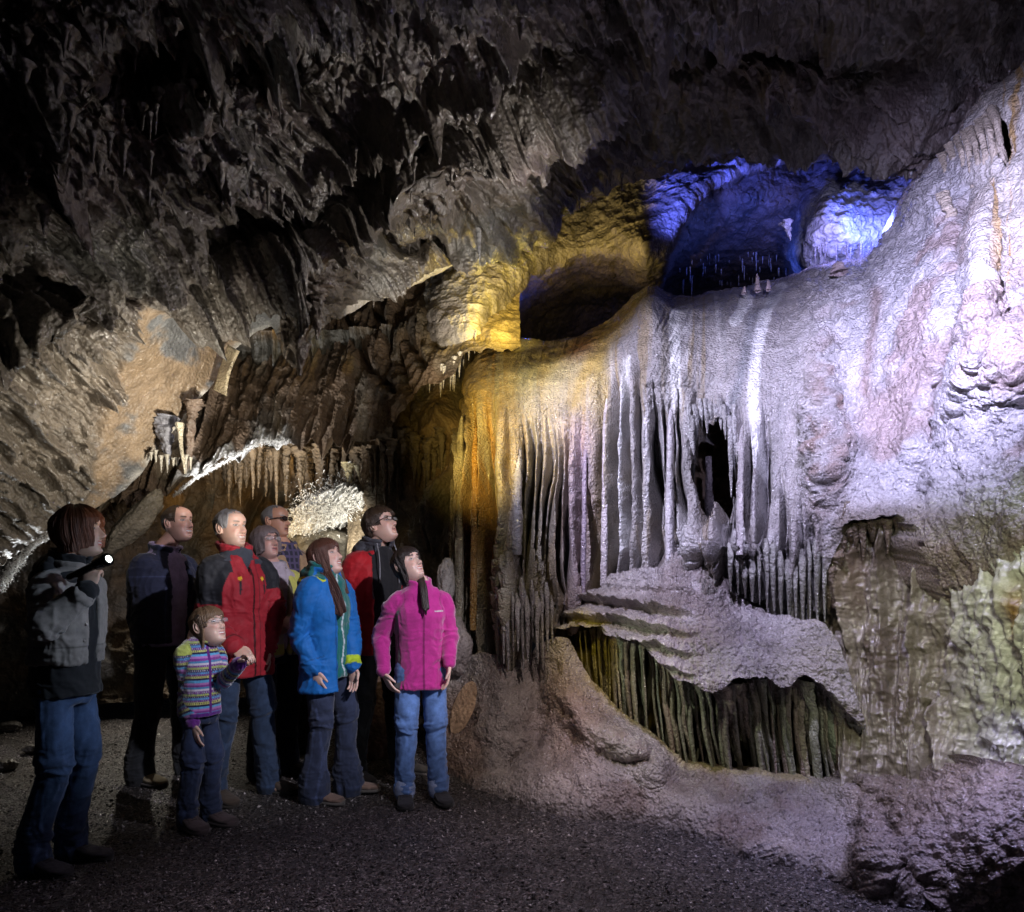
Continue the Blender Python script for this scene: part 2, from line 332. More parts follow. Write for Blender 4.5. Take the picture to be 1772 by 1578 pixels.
def roof_disp(P, px, py, N):
    sm = smoothface(px, py); r = 1-sm
    h = 0.16*fbm(P*st(1, 1, 1)*1.1, 4, 21)*(0.35+0.65*r)
    # folds that run up to the right across the roof
    u = (px*0.80+py*0.60)/1000; v = (-px*0.60+py*0.80)/1000
    q = st(u*9+0.5*fbm(P*1.5, 3, 3), v*26, u*0)
    q2 = st(u*26+0.6*fbm(P*2.5, 3, 3), v*70, u*0); h = h+0.17*ridged(q, 4, 31)*r+0.045*ridged(q2, 3, 33)*r+0.03*ridged(P*4.2, 4, 41)*r+0.012*fbm(P*14, 3, 51)+0.014*ridged(P*9, 3, 44)*(0.4+0.6*r)
    rf = sstep(0, 60, rb(px)-py); h = h*(0.3+0.7*rf)+0.045*ridged(P*5.5, 4, 46)*(1-rf)*sstep(560, 640, px)*(.3+.7*r)
    P = P+N*h[..., None]
    for pts, a, w in ROOF_FOLDS:
        dd = polydist(px, py, pts); P = P+N*(r*a*np.exp(-(dd/w)**2))[..., None]-np.array([0, 0, 1.0])*(r*a*.7*np.exp(-(dd/(w*.55))**2))[..., None]
    # drips
    f1, id1 = cells(st(P[..., 0]*6.5, P[..., 1]*5.0, P[..., 2]*2.0), 61)
    m = sstep(-0.25, 0.45, fbm(P*1.7, 3, 71))
    dr = np.clip(1-f1/0.62, 0, 1)**1.7*(0.25+id1)*0.14*m
    f2, id2 = cells(st(P[..., 0]*15, P[..., 1]*11, P[..., 2]*6), 81)
    dr = dr+np.clip(1-f2/0.6, 0, 1)**1.5*(0.2+id2)*0.055
    f3, id3 = cells(st(P[..., 0]*3.1, P[..., 1]*2.4, P[..., 2]*1.2), 83)
    dr = dr+np.clip(1-f3/0.55, 0, 1)**1.7*(0.2+id3)*0.26*sstep(-0.1, 0.5, fbm(P*0.9, 3, 78))*sstep(1250, 1000, px)
    ll = sstep(430, 560, py)*sstep(620, 480, px); dr = dr*(1-.75*ll)
    dr = dr*r*(0.35+0.65*sstep(1500, 1150, px))*(0.3+0.7*rf)
    pop = cells(P*22, 91)[0]
    P = P-N*((0.035*np.clip(pop, 0, 0.7)+.03*cells(P*11+.5*fbm(P*9, 2, 7)[..., None], 93)[0])*ll*r)[..., None]
    P = P-np.array([0, 0, 1.0])*dr[..., None]
    return P
def lerp(a, b, t): return a*(1-t[..., None])+np.array(b)*t[..., None]
def roof_tint(P, px, py):
    c = np.zeros(P.shape)+np.array([0.115, 0.098, 0.080])
    c = lerp(c, [0.15, 0.115, 0.105], sstep(0.0, 0.5, fbm(P*1.3, 3, 13))*0.8)
    c = lerp(c, [0.09, 0.092, 0.082], sstep(0.0, 0.5, fbm(P*1.9+7, 3, 14))*0.7)
    sm = smoothface(px, py)
    ochre = np.zeros(P.shape)+np.array([0.31, 0.225, 0.145])
    g1 = sstep(-0.05, 0.12, fbm(P*st(2.1, 2.1, 3.0), 5, 15)+0.35*blob(px, py, 320, 540, 90, 50)+0.3*blob(px, py, 460, 560, 50, 40)-0.1)
    ochre = lerp(ochre, [0.17, 0.175, 0.18], g1)
    ochre = lerp(ochre, [0.40, 0.37, 0.32], sstep(560, 620, px))
    c = c*(1-sm[..., None])+ochre*sm[..., None]
    c = lerp(c, [0.24, 0.20, 0.155], (1-sm)*sstep(480, 640, py)*sstep(420, 200, px)*0.75)
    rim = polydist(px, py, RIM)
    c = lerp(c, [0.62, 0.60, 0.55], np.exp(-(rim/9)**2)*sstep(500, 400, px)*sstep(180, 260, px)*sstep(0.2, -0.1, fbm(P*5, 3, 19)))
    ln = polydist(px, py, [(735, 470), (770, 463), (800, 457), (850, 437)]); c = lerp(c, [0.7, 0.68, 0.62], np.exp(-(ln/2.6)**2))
    ln = polydist(px, py, [(880, 400), (890, 350), (875, 250)]); c = lerp(c, [0.26, 0.19, 0.25], 0.0*ln)
    return np.clip(c, 0.01, 1)
rb = pl(RIM)
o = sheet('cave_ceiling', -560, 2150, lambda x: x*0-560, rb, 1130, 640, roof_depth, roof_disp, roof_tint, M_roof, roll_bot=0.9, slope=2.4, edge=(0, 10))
tag(o, kind='structure')

# ---- fluted brown wall behind the roof's rim
MW_top = pl([(150, 520), (1000, 330)]); MW_bot = pl([(100, 905), (200, 872), (280, 862), (330, 835), (400, 800), (450, 770), (520, 775), (600, 768), (650, 765), (700, 720), (742, 672), (760, 668), (790, 660), (800, 620), (850, 600), (900, 600)])
_md = rbf([(150, 900, 6.0), (300, 850, 6.1), (450, 770, 6.3), (600, 765, 6.5), (700, 710, 6.3), (760, 665, 5.9), (840, 600, 6.0), (200, 550, 7.0), (450, 600, 7.2), (600, 600, 7.0), (700, 560, 6.9), (760, 560, 6.5), (820, 520, 6.45), (650, 400, 8.0), (850, 400, 7.2), (1000, 350, 7.5), (1000, 500, 7.2), (560, 680, 6.7)])
def mw_disp(P, px, py, N):
    t = px+0.34*(py-600)+18*fbm(st(px/60, py/150, px*0), 3, 2)
    fl = ridged(st(t/34, py/260, px*0), 3, 5)
    a = sstep(800, 740, px)
    h = 0.10*fl*a+0.10*fbm(P*1.6, 4, 6)+0.02*ridged(P*8, 3, 7)+0.05*ridged(st(t/13, py/120, px*0), 2, 15)*a
    for pts in ([(600, 545), (640, 640), (690, 680)], [(655, 540), (700, 640), (715, 680)], [(738, 500), (748, 570), (765, 600)], [(700, 520), (690, 560), (740, 640)]):
        h = h-0.11*np.exp(-(polydist(px, py, pts)/6)**2)
    P = P+N*h[..., None]
    f2, id2 = cells(st(P[..., 0]*10, P[..., 1]*6, P[..., 2]*2), 18)
    dr = np.clip(1-f2/0.6, 0, 1)**1.5*(0.2+id2)*0.16*sstep(690, 780, py+40*(px < 500))
    return P-np.array([0, 0, 1.0])*dr[..., None]
def mw_tint(P, px, py):
    c = np.zeros(P.shape)+np.array([0.20, 0.135, 0.085])
    c = lerp(c, [0.13, 0.105, 0.08], sstep(0, 0.4, fbm(P*2.2, 3, 4)))
    c = lerp(c, [0.42, 0.33, 0.20], sstep(715, 770, px)*sstep(640, 600, py+0*px))
    c = lerp(c, [0.28, 0.22, 0.15], sstep(0.1, 0.5, fbm(st(px/30, py/120, px*0), 3, 8)))
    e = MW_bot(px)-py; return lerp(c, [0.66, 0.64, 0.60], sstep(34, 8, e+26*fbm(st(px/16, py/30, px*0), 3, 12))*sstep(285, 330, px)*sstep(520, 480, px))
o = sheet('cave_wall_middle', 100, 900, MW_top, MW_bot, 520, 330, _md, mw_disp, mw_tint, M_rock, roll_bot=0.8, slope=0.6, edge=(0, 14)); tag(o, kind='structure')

# ---- rear wall of the low passage behind the visitors
_rw = rbf([(-200, 700, 6.5), (-200, 1150, 6.2), (100, 1140, 6.6), (300, 1000, 7.4), (300, 1130, 7.0), (420, 800, 7.8), (500, 1000, 8.2), (500, 740, 7.4), (600, 800, 7.8), (620, 950, 7.5), (680, 850, 6.6), (740, 900, 6.2), (790, 1000, 5.8), (790, 750, 6.4), (700, 1150, 6.0), (640, 1000, 6.6), (860, 800, 6.2), (860, 1150, 5.8), (450, 1150, 7.2), (180, 900, 6.9), (900, 650, 6.6)])
def rw_disp(P, px, py, N):
    ribs = ridged(st(px/24+2.0*fbm(st(px/90, py/200, px*0), 2, 4), py/210, px*0), 3, 25)
    a = sstep(1060, 900, py)
    h = 0.22*ribs*a*(0.5+0.5*sstep(300, 420, px))+0.22*fbm(P*1.2, 4, 26)+0.04*ridged(P*6, 4, 27)
    return P+N*h[..., None]
def rw_tint(P, px, py):
    c = np.zeros(P.shape)+np.array([0.17, 0.115, 0.065]); c = lerp(c, [0.33, 0.19, 0.06], sstep(0, 0.4, fbm(st(px/30, py/90, px*0), 3, 28))*sstep(980, 880, py)*sstep(640, 560, px))
    return lerp(c, [0.09, 0.08, 0.06], sstep(-0.1, 0.4, fbm(P*1.7, 3, 29)))
o = sheet('cave_wall_rear', -300, 900, pl([(-300, 600), (900, 560)]), pl([(-300, 1250), (200, 1215), (500, 1205), (900, 1300)]), 620, 360, _rw, rw_disp, rw_tint, M_rock); tag(o, kind='structure')

# ---- vault above the flowstone: yellow shoulder, dark hollow, tongue, blue bulge
VT = [(720, 7.0)]
_vd = rbf([(700, 500, 6.9), (760, 450, 6.6), (760, 560, 6.4), (840, 430, 6.5), (850, 530, 6.3), (830, 590, 6.1), (900, 380, 6.9), (960, 400, 6.9), (1000, 350, 7.2), (1060, 400, 6.9), (1120, 445, 6.5), (1140, 300, 7.0), (1200, 290, 6.9), (1300, 265, 6.8), (1400, 270, 6.8), (1500, 300, 6.6), (1600, 300, 6.0), (1650, 350, 6.0), (1400, 430, 6.3), (1500, 440, 6.1), (1450, 350, 6.2), (1560, 400, 6.0),
            (1000, 600, 9.0), (1300, 560, 9.0), (700, 640, 6.2), (900, 650, 8.4), (700, 300, 7.6), (1200, 150, 8.0), (1700, 150, 6.5), (1700, 500, 6.5)])
_hol = pl([(860, 560), (876, 520), (890, 500), (930, 468), (1000, 438), (1070, 436), (1130, 462), (1200, 470)])
def v_depth(px, py):
    d = _vd(px, py); x = px+7*fbm(st(px/25, py/25, px*0), 3, 1); y = py+7*fbm(st(px/25, py/25, px*0), 3, 2)
    d = d+2.0*sstep(0, 1, (y-_hol(px))/95)*sstep(866, 902, x-.25*(y-560)-24*fbm(st(py/22, py*0, px*0), 2, 4))
    xe = np.interp(y, [250, 290, 320, 360, 400, 440, 470], [1420, 1300, 1225, 1185, 1163, 1148, 1138])
    sc = sstep(0, 16, x-xe)*sstep(1425, 1372, x+0.3*(y-380))
    d = d+sc*(0.45+0.9*sstep(300, 480, y))
    d = d+1.1*sstep(445, 500, y)*sstep(1100, 1180, x)+1.0*sstep(775, 715, x+14*fbm(st(py/30, px*0, px*0), 3, 6))
    d = d-0.30*blob(px, py, 1120, 425, 34, 50, -30)-0.25*blob(px, py, 1450, 380, 60, 60)
    return d
def v_disp(P, px, py, N):
    h = 0.10*fbm(P*1.7, 4, 36)+0.028*ridged(P*6, 4, 37)+.03*(1-cells(P*12, 5)[0])*sstep(1380, 1420, px)+0.02*ridged(st(P[..., 0]*14, P[..., 1]*4, P[..., 2]*10), 3, 38)
    return P+N*h[..., None]
def v_tint(P, px, py):
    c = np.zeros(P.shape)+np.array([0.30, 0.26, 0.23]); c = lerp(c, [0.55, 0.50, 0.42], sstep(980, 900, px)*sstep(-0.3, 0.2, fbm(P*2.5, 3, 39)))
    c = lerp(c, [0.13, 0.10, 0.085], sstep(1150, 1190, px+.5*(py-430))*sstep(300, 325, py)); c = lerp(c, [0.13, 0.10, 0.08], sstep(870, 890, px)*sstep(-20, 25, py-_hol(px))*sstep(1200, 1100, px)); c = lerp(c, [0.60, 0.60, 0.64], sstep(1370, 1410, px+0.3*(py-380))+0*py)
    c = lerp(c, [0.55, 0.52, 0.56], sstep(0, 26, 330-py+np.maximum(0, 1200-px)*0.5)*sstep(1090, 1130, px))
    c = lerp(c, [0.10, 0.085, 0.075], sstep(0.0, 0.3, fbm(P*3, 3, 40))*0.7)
    return c
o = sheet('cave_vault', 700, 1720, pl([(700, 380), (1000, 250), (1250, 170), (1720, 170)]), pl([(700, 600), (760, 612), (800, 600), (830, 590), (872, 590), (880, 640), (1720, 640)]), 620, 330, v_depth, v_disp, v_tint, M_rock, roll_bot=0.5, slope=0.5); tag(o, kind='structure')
# ================================================================ THE FLOWSTONE
fs = empty('flowstone_cascade', W(1150, 1000, 4.6)); fs.location.z = 0.0
tag(fs, 'towering pale flowstone cascade with fluted draperies filling the right half', 'flowstone')
FS = Matrix.Translation(fs.location)
def under(o, par=fs):
    o.parent = par; o.matrix_parent_inverse = par.matrix_world.inverted() if False else Matrix.Translation(-Vector(par.location)); return o
CREST = [(778, 740), (790, 690), (800, 655), (815, 625), (832, 606), (870, 594), (905, 588), (950, 587), (1000, 578), (1050, 560), (1075, 535), (1092, 515), (1108, 500), (1128, 493), (1145, 500), (1162, 514), (1200, 508), (1250, 500), (1300, 492), (1350, 482), (1400, 470), (1440, 461), (1480, 458), (1502, 452), (1520, 430), (1545, 395), (1560, 375), (1585, 345), (1605, 320), (1622, 300), (1640, 268), (1662, 225), (1690, 190), (1710, 172), (1740, 145), (1772, 120), (1850, 50), (2200, -250)]
F1BOT = [(770, 1150), (850, 1150), (905, 1160), (940, 1110), (985, 1110), (1000, 1090), (1030, 1060), (1060, 1030), (1140, 1020), (1180, 1000), (1240, 1010), (1300, 1045), (1330, 1075), (1400, 1085), (1424, 1060), (1440, 990), (1470, 925), (1500, 912), (1560, 905), (1600, 915), (1625, 960), (1650, 1030), (1700, 1130), (1772, 1200), (2200, 1350)]
crest = pl(CREST); f1bot = pl(F1BOT)
_fd = rbf([(778, 740, 5.4), (800, 655, 5.55), (870, 594, 5.75), (950, 587, 5.75), (1050, 560, 5.6), (1092, 515, 5.4), (1128, 493, 5.3), (1162, 514, 5.4), (1300, 492, 5.5), (1440, 461, 5.3), (1502, 452, 5.15), (1560, 375, 4.9), (1622, 300, 4.6), (1700, 180, 4.2), (1772, 120, 3.9), (1900, 0, 3.6), (2200, -250, 3.2),
            (790, 800, 5.2), (870, 700, 5.25), (870, 900, 5.1), (960, 750, 5.1), (1000, 900, 5.02), (1060, 650, 5.0), (1100, 800, 4.75), (1130, 600, 4.95), (1150, 700, 4.75), (1200, 640, 4.85), (1200, 760, 4.72), (1280, 600, 4.75), (1300, 750, 4.45), (1380, 600, 4.6), (1400, 760, 4.3), (1480, 560, 4.55), (1500, 700, 4.12), (1560, 500, 4.35), (1600, 700, 3.75), (1560, 850, 3.75), (1650, 450, 3.95), (1700, 330, 4.0), (1700, 700, 3.4), (1772, 500, 3.45), (1772, 800, 3.1), (1640, 860, 3.5),
            (780, 1100, 5.2), (900, 1080, 4.95), (1000, 1050, 4.95), (1100, 950, 4.72), (1160, 1000, 4.65), (1250, 950, 4.3), (1350, 950, 4.1), (1400, 1050, 4.1), (1440, 930, 3.95), (1520, 900, 3.72), (1600, 900, 3.55), (1772, 960, 3.0), (2200, 900, 2.6), (2200, 300, 2.9)])
_r = np.random.RandomState(3); FB = [782.0]
while FB[-1] < 1450: FB.append(FB[-1]+_r.choice([8, 11, 13, 16, 19, 23, 30]))
FB = np.array(FB); FBA = 0.07+0.34*_r.rand(len(FB))**1.2; FBO = 0.11*(_r.rand(len(FB))-0.5); FBS = _r.rand(len(FB))*70-35
fl_start = pl([(780, 640), (830, 700), (880, 700), (930, 730), (990, 720), (1040, 650), (1080, 620), (1110, 600), (1130, 680), (1180, 670), (1230, 680), (1290, 700), (1330, 720), (1360, 860), (1420, 900), (1470, 960)])
def flutes(px, py):
    x = px+5*noise(st(px/50, py/130, px*0), 4)+2.5*noise(st(px/14, py/45, px*0), 5)
    i = np.clip(np.searchsorted(FB, x), 1, len(FB)-1); a = FB[i-1]; b = FB[i]
    f = np.clip((x-a)/(b-a), 0, 1); p = np.sqrt(np.clip(1-(2*f-1)**2, 0, 1))
    wd = (b-a)
    e0 = np.exp(-((x-a)/4.5)**2)*FBA[i-1]; e1 = np.exp(-((b-x)/4.5)**2)*FBA[i]
    s = fl_start(px)+FBS[i]*0.6
    amp = sstep(-20, 130, py-s)*sstep(1455, 1400, px)
    return amp*(FBO[i-1]*np.clip(p*1.6, 0, 1)-0.045*(1-p)*np.clip(wd/22, 0.5, 1.4)-e0-e1)
def f1_depth(px, py):
    d = _fd(px, py); tp = crest(px)
    d = d+0.55*np.exp(-np.clip(py-tp, 0, 999)/26)*sstep(1700, 1500, px)+0.3*np.exp(-np.clip(py-tp, 0, 999)/14)
    d = d-0.30*blob(px, py, 905, 1030, 52, 105)*sstep(-1, 1, 1)-0.16*blob(px, py, 985, 1040, 26, 55)-0.22*blob(px, py, 1240, 945, 55, 45)-0.2*blob(px, py, 1128, 530, 26, 40)
    d = d-0.16*blob(px, py, 1435, 790, 30, 60)-0.10*blob(px, py, 1420, 690, 20, 80)-0.18*blob(px, py, 1700, 500, 20, 120, 8)-0.2*blob(px, py, 1740, 620, 60, 60)
    d = d+0.16*np.exp(-(polydist(px, py, [(1690, 330), (1668, 420), (1672, 560), (1640, 640), (1612, 760), (1600, 850)])/16)**2)
    d = d-0.14*np.exp(-(polydist(px, py, [(1700, 340), (1685, 480), (1690, 600), (1650, 700)])/14)**2)
    d = d+0.30*sstep(930, 1130, py)*sstep(1590, 1640, px)
    return d
def f1_disp(P, px, py, N):
    h = flutes(px, py)
    rt = sstep(1330, 1430, px)
    h = h+0.05*fbm(P*1.6, 4, 46)+0.026*fbm(P*7, 4, 47)+.010*ridged(st(px/6, py/90, px*0), 2, 147)*(1-rt)*sstep(620, 760, py)
    # knobbly popcorn band and lumps of the right side
    PW = P+.035*np.stack([fbm(P*11, 2, 7), fbm(P*11+5, 2, 8), fbm(P*11+9, 2, 9)], -1); fpx, _ = cells(PW*17, 48); fp2, _ = cells(PW*31, 148); pb = np.maximum(blob(px, py, 1425, 740, 38, 170), 0.8*blob(px, py, 1610, 330, 40, 70, -30)); pb = np.maximum(pb, 0.7*blob(px, py, 1740, 640, 70, 150))
    h = h+(0.06*np.sqrt(np.clip(1-fpx*1.3, 0, 1))+.03*np.sqrt(np.clip(1-fp2*1.2, 0, 1))+.03*ridged(PW*8, 3, 11))*pb
    f2, _ = cells(PW*st(34, 34, 22), 49); h = h+0.020*np.sqrt(np.clip(1-f2*1.1, 0, 1))*rt
    f4, _ = cells(PW*st(16, 16, 9), 59); h = h+0.04*ridged(P*st(7, 7, 3.5), 4, 12)*rt+0.03*np.sqrt(np.clip(1-f4*1.1, 0, 1))*rt*sstep(-0.2, 0.3, fbm(P*2, 2, 60))
    q = st((px+0.45*(py-500))/9.0, py/60, px*0); h = h+0.008*ridged(q, 3, 50)*(1-rt)
    # stepped little curtains in the two clusters
    cl = np.maximum(blob(px, py, 905, 1010, 60, 95), np.maximum(blob(px, py, 985, 1040, 30, 55), blob(px, py, 1245, 940, 70, 50)))
    w = py+10*fbm(st(px/16, py/60, px*0), 3, 52); saw = (w/27.0) % 1.0
    h = h+0.075*cl*(1-saw)**0.6*np.clip(1.2-0.0*saw, 0, 1)+0.02*cl*ridged(st(px/7, py/60, px*0), 2, 53)
    # grain of the dry calcite on the lower left
    f3, _ = cells(P*48, 54); h = h+0.007*(1-f3)*(1-rt)*sstep(600, 750, py)
    h = h-0.05*np.exp(-(polydist(px, py, [(1612, 600), (1616, 700), (1604, 800), (1600, 850)])/4)**2)*ridged(P*9, 2, 55)
    h = h-0.03*np.exp(-(polydist(px, py, [(1120, 667), (1160, 662), (1200, 668)])/2.5)**2)
    return P+N*h[..., None]
def streaks(px, py, s=0, w=9.0, slope=0.0):
    return fbm(st((px+slope*(py-600))/w+1.2*noise(st(px/40, py/110, px*0), s), py/190, px*0), 4, s+1)
def f1_tint(P, px, py):
    c = np.zeros(P.shape)+np.array([0.38, 0.35, 0.33])
    c = lerp(c, [0.42, 0.36, 0.22], sstep(1080, 900, px)*.6)
    s1 = streaks(px, py, 90); s2 = streaks(px, py, 94, 22)
    left = sstep(1330, 1180, px)
    c = lerp(c, [0.34, 0.27, 0.17], sstep(0.0, 0.4, s1)*left*0.9)
    c = lerp(c, [0.26, 0.25, 0.24], sstep(0.05, 0.4, streaks(px, py, 97, 14))*sstep(1450, 1250, px)*0.7)
    c = lerp(c, [0.60, 0.57, 0.55], sstep(0.1, 0.4, s2)*sstep(1010, 1060, px)*0.8)
    c = lerp(c, [0.46, 0.24, 0.055], np.exp(-((px-828+0.06*(py-700))/34)**2)*sstep(1080, 900, py)*sstep(-0.35, 0.1, s1)*0.95)
    c = lerp(c, [0.50, 0.36, 0.16], sstep(870, 820, px)*sstep(760, 660, py))
    c = lerp(c, [0.40, 0.30, 0.10], np.exp(-((px-1037)/16)**2)*sstep(1150, 1080, py)*0.75)
    c = lerp(c, [0.42, 0.22, 0.15], blob(px, py, 1005, 598, 34, 17, -28)*1.0)
    c = lerp(c, [0.42, 0.30, 0.33], np.exp(-((px-1000)/26)**2)*sstep(690, 760, py)*0.7)
    c = lerp(c, [0.40, 0.29, 0.10], np.exp(-(polydist(px, py, [(1092, 530), (1060, 570), (1010, 650), (995, 700)])/13)**2)*0.8)
    for pts, w in (([(1352, 498), (1325, 545), (1308, 610), (1303, 700), (1312, 800)], 13), ([(1300, 510), (1272, 560)], 12), ([(1165, 540), (1168, 620), (1172, 700)], 12), ([(1085, 620), (1070, 760), (1068, 950)], 8)):
        c = lerp(c, [0.86, 0.84, 0.80], sstep(1, 0.55, (polydist(px, py, pts)+3*s1)/w)*0.9)
    c = lerp(c, [0.235, 0.24, 0.25], np.exp(-(polydist(px, py, [(1345, 510), (1300, 560), (1285, 640), (1270, 700)])/11)**2)*0.75)
    rt = sstep(1380, 1500, px+0.25*(600-py))
    c = c*(1-rt[..., None])+(np.array([0.60, 0.575, 0.575]))*rt[..., None]
    c = lerp(c, [0.40, 0.29, 0.25], sstep(0.05, 0.35, fbm(P*2.3, 4, 99))*rt*0.75)
    c = lerp(c, [0.30, 0.20, 0.16], np.exp(-(polydist(px, py, [(1530, 520), (1510, 600), (1500, 680)])/13)**2)*0.7)
    c = lerp(c, [0.27, 0.18, 0.14], blob(px, py, 1432, 740, 24, 165)*sstep(-0.2, 0.2, fbm(P*6, 3, 98))*0.85)
    c = lerp(c, [0.74, 0.68, 0.58], sstep(1660, 1720, px)*sstep(520, 420, py)*0.8)
    c = lerp(c, [0.60, 0.36, 0.08], sstep(0.1, 0.35, streaks(px, py, 101, 16))*sstep(1690, 1730, px)*sstep(560, 450, py)*0.8)
    c = lerp(c, [0.20, 0.15, 0.10], sstep(860, 910, py)*sstep(1440, 1480, px)*0.7)
    return np.clip(c, 0.02, 0.9)
HOLE = [(1226, 740), (1244, 722), (1258, 745), (1270, 800), (1266, 838), (1250, 862), (1238, 880), (1220, 888), (1206, 868), (1200, 820), (1206, 775)]
def inpoly(px, py, poly):
    r = np.zeros(px.shape, bool); n = len(poly)
    for i in range(n):
        x1, y1 = poly[i]; x2, y2 = poly[(i+1) % n]
        if y1 == y2: continue
        c = ((y1 > py) != (y2 > py)) & (px < (x2-x1)*(py-y1)/(y2-y1)+x1); r ^= c
    return r
HOLE2 = [(1735, 215), (1748, 208), (1756, 235), (1757, 262), (1748, 285), (1738, 268), (1732, 240)]
def f1_hole(px, py):
    x = px+4*noise(st(px/12, py/18, px*0), 6); y = py+7*noise(st(px/9, py/40, px*0), 7)
    return inpoly(x, y, HOLE) | inpoly(x, y, HOLE2)
o = sheet('flowstone_face', 776, 2150, crest, f1bot, 1330, 760, f1_depth, f1_disp, f1_tint, M_flow, roll_top=0.8, roll_bot=0.7, hole=f1_hole, edge=(5, 16)); under(o)
# the dark pocket behind the window in the curtains
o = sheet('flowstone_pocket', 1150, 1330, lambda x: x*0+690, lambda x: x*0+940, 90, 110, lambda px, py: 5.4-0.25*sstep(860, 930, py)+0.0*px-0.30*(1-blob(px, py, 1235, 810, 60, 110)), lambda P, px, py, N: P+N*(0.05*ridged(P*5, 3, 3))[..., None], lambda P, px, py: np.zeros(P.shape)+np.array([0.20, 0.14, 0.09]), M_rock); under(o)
o = sheet('flowstone_pocket', 1700, 1790, lambda x: x*0+180, lambda x: x*0+310, 40, 50, lambda px, py: 4.6+0*px, lambda P, px, py, N: P+N*(0.05*ridged(P*5, 3, 3))[..., None], lambda P, px, py: np.zeros(P.shape)+np.array([0.5, 0.27, 0.06]), M_rock); under(o)

# ---- shelf that juts out from the cascade
SHT = [(985, 1095), (1005, 1070), (1035, 1035), (1062, 1003), (1090, 992), (1145, 988), (1156, 955), (1185, 948), (1200, 965), (1235, 985), (1262, 1012), (1300, 1040), (1335, 1062), (1400, 1072), (1430, 1078), (1452, 1110), (1475, 1190), (1490, 1260)]
SHB = [(985, 1105), (1022, 1096), (1045, 1092), (1075, 1108), (1120, 1112), (1150, 1140), (1170, 1172), (1200, 1190), (1235, 1196), (1290, 1184), (1340, 1178), (1390, 1182), (1430, 1200), (1462, 1240), (1490, 1270)]
_sd = rbf([(985, 1100, 4.85), (1035, 1035, 4.72), (1040, 1092, 4.5), (1090, 992, 4.65), (1090, 1105, 4.3), (1165, 955, 4.6), (1170, 1050, 4.2), (1180, 1180, 3.95), (1262, 1012, 4.32), (1260, 1100, 4.0), (1240, 1195, 3.82), (1335, 1062, 4.12), (1340, 1120, 3.92), (1340, 1178, 3.78), (1430, 1080, 3.92), (1430, 1200, 3.66), (1475, 1190, 3.66), (1490, 1270, 3.62)])
def sh_disp(P, px, py, N):
    f3, _ = cells(P*42, 64); f4, _ = cells(P*st(20, 20, 20), 65)
    lft = sstep(1230, 1130, px)
    w = py-0.12*(px-1100)+9*fbm(st(px/26, py/40, px*0), 3, 62); saw = (w/33.0) % 1.0
    h = 0.016*(1-f3)+0.02*(1-f4)+0.07*fbm(P*2.6, 4, 63)+.02*ridged(P*9, 3, 163)+lft*0.13*(saw**1.0)*sstep(1.0, 0.86, saw)*sstep(1010, 1045, py)-lft*0.02*ridged(st(px/6, py/40, px*0), 2, 68)
    h = h+0.011*ridged(st(px/60, (py+5*noise(st(px/25, py/25, px*0), 2))/7, px*0), 2, 66)*sstep(1330, 1400, px)
    h = h+0.03*ridged(st(px/9, py/90, px*0), 2, 67)*np.exp(-np.clip(pl(SHB)(px)-py, 0, 99)/13)
    return P+N*h[..., None]
def sh_tint(P, px, py):
    c = np.zeros(P.shape)+np.array([0.43, 0.385, 0.37]); c = lerp(c, [0.30, 0.25, 0.23], sstep(0, 0.4, fbm(P*5, 4, 69)))
    return lerp(c, [0.56, 0.52, 0.54], blob(px, py, 1350, 1100, 80, 50)*0.7)  # brightest lit patch of the shelf lightened in its colour
o = sheet('flowstone_shelf', 985, 1490, pl(SHT), pl(SHB), 560, 230, lambda px, py: _sd(px, py), sh_disp, sh_tint, M_flow, roll_top=0.5, roll_bot=0.75, edge=(0, 16)); under(o)

# ---- recess under the shelf
_bd = rbf([(960, 1080, 5.15), (1000, 1180, 5.0), (1100, 1280, 4.75), (1250, 1350, 4.55), (1400, 1380, 4.4), (1480, 1400, 4.1), (1000, 1060, 5.1), (1200, 1100, 4.9), (1400, 1150, 4.6), (1500, 1150, 4.0), (1520, 1300, 3.9), (1460, 1250, 4.2)])
def bk_disp(P, px, py, N): return P+N*(0.05*ridged(st(px/10, py/140, px*0), 3, 72)+0.05*fbm(P*3, 3, 73))[..., None]
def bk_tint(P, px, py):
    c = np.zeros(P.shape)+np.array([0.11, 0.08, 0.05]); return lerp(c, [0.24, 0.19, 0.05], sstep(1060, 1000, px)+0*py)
o = sheet('flowstone_recess', 960, 1520, pl([(960, 1060), (1100, 1060), (1520, 1150)]), pl([(960, 1200), (1060, 1260), (1200, 1370), (1520, 1420)]), 300, 170, _bd, bk_disp, bk_tint, M_rock); under(o)

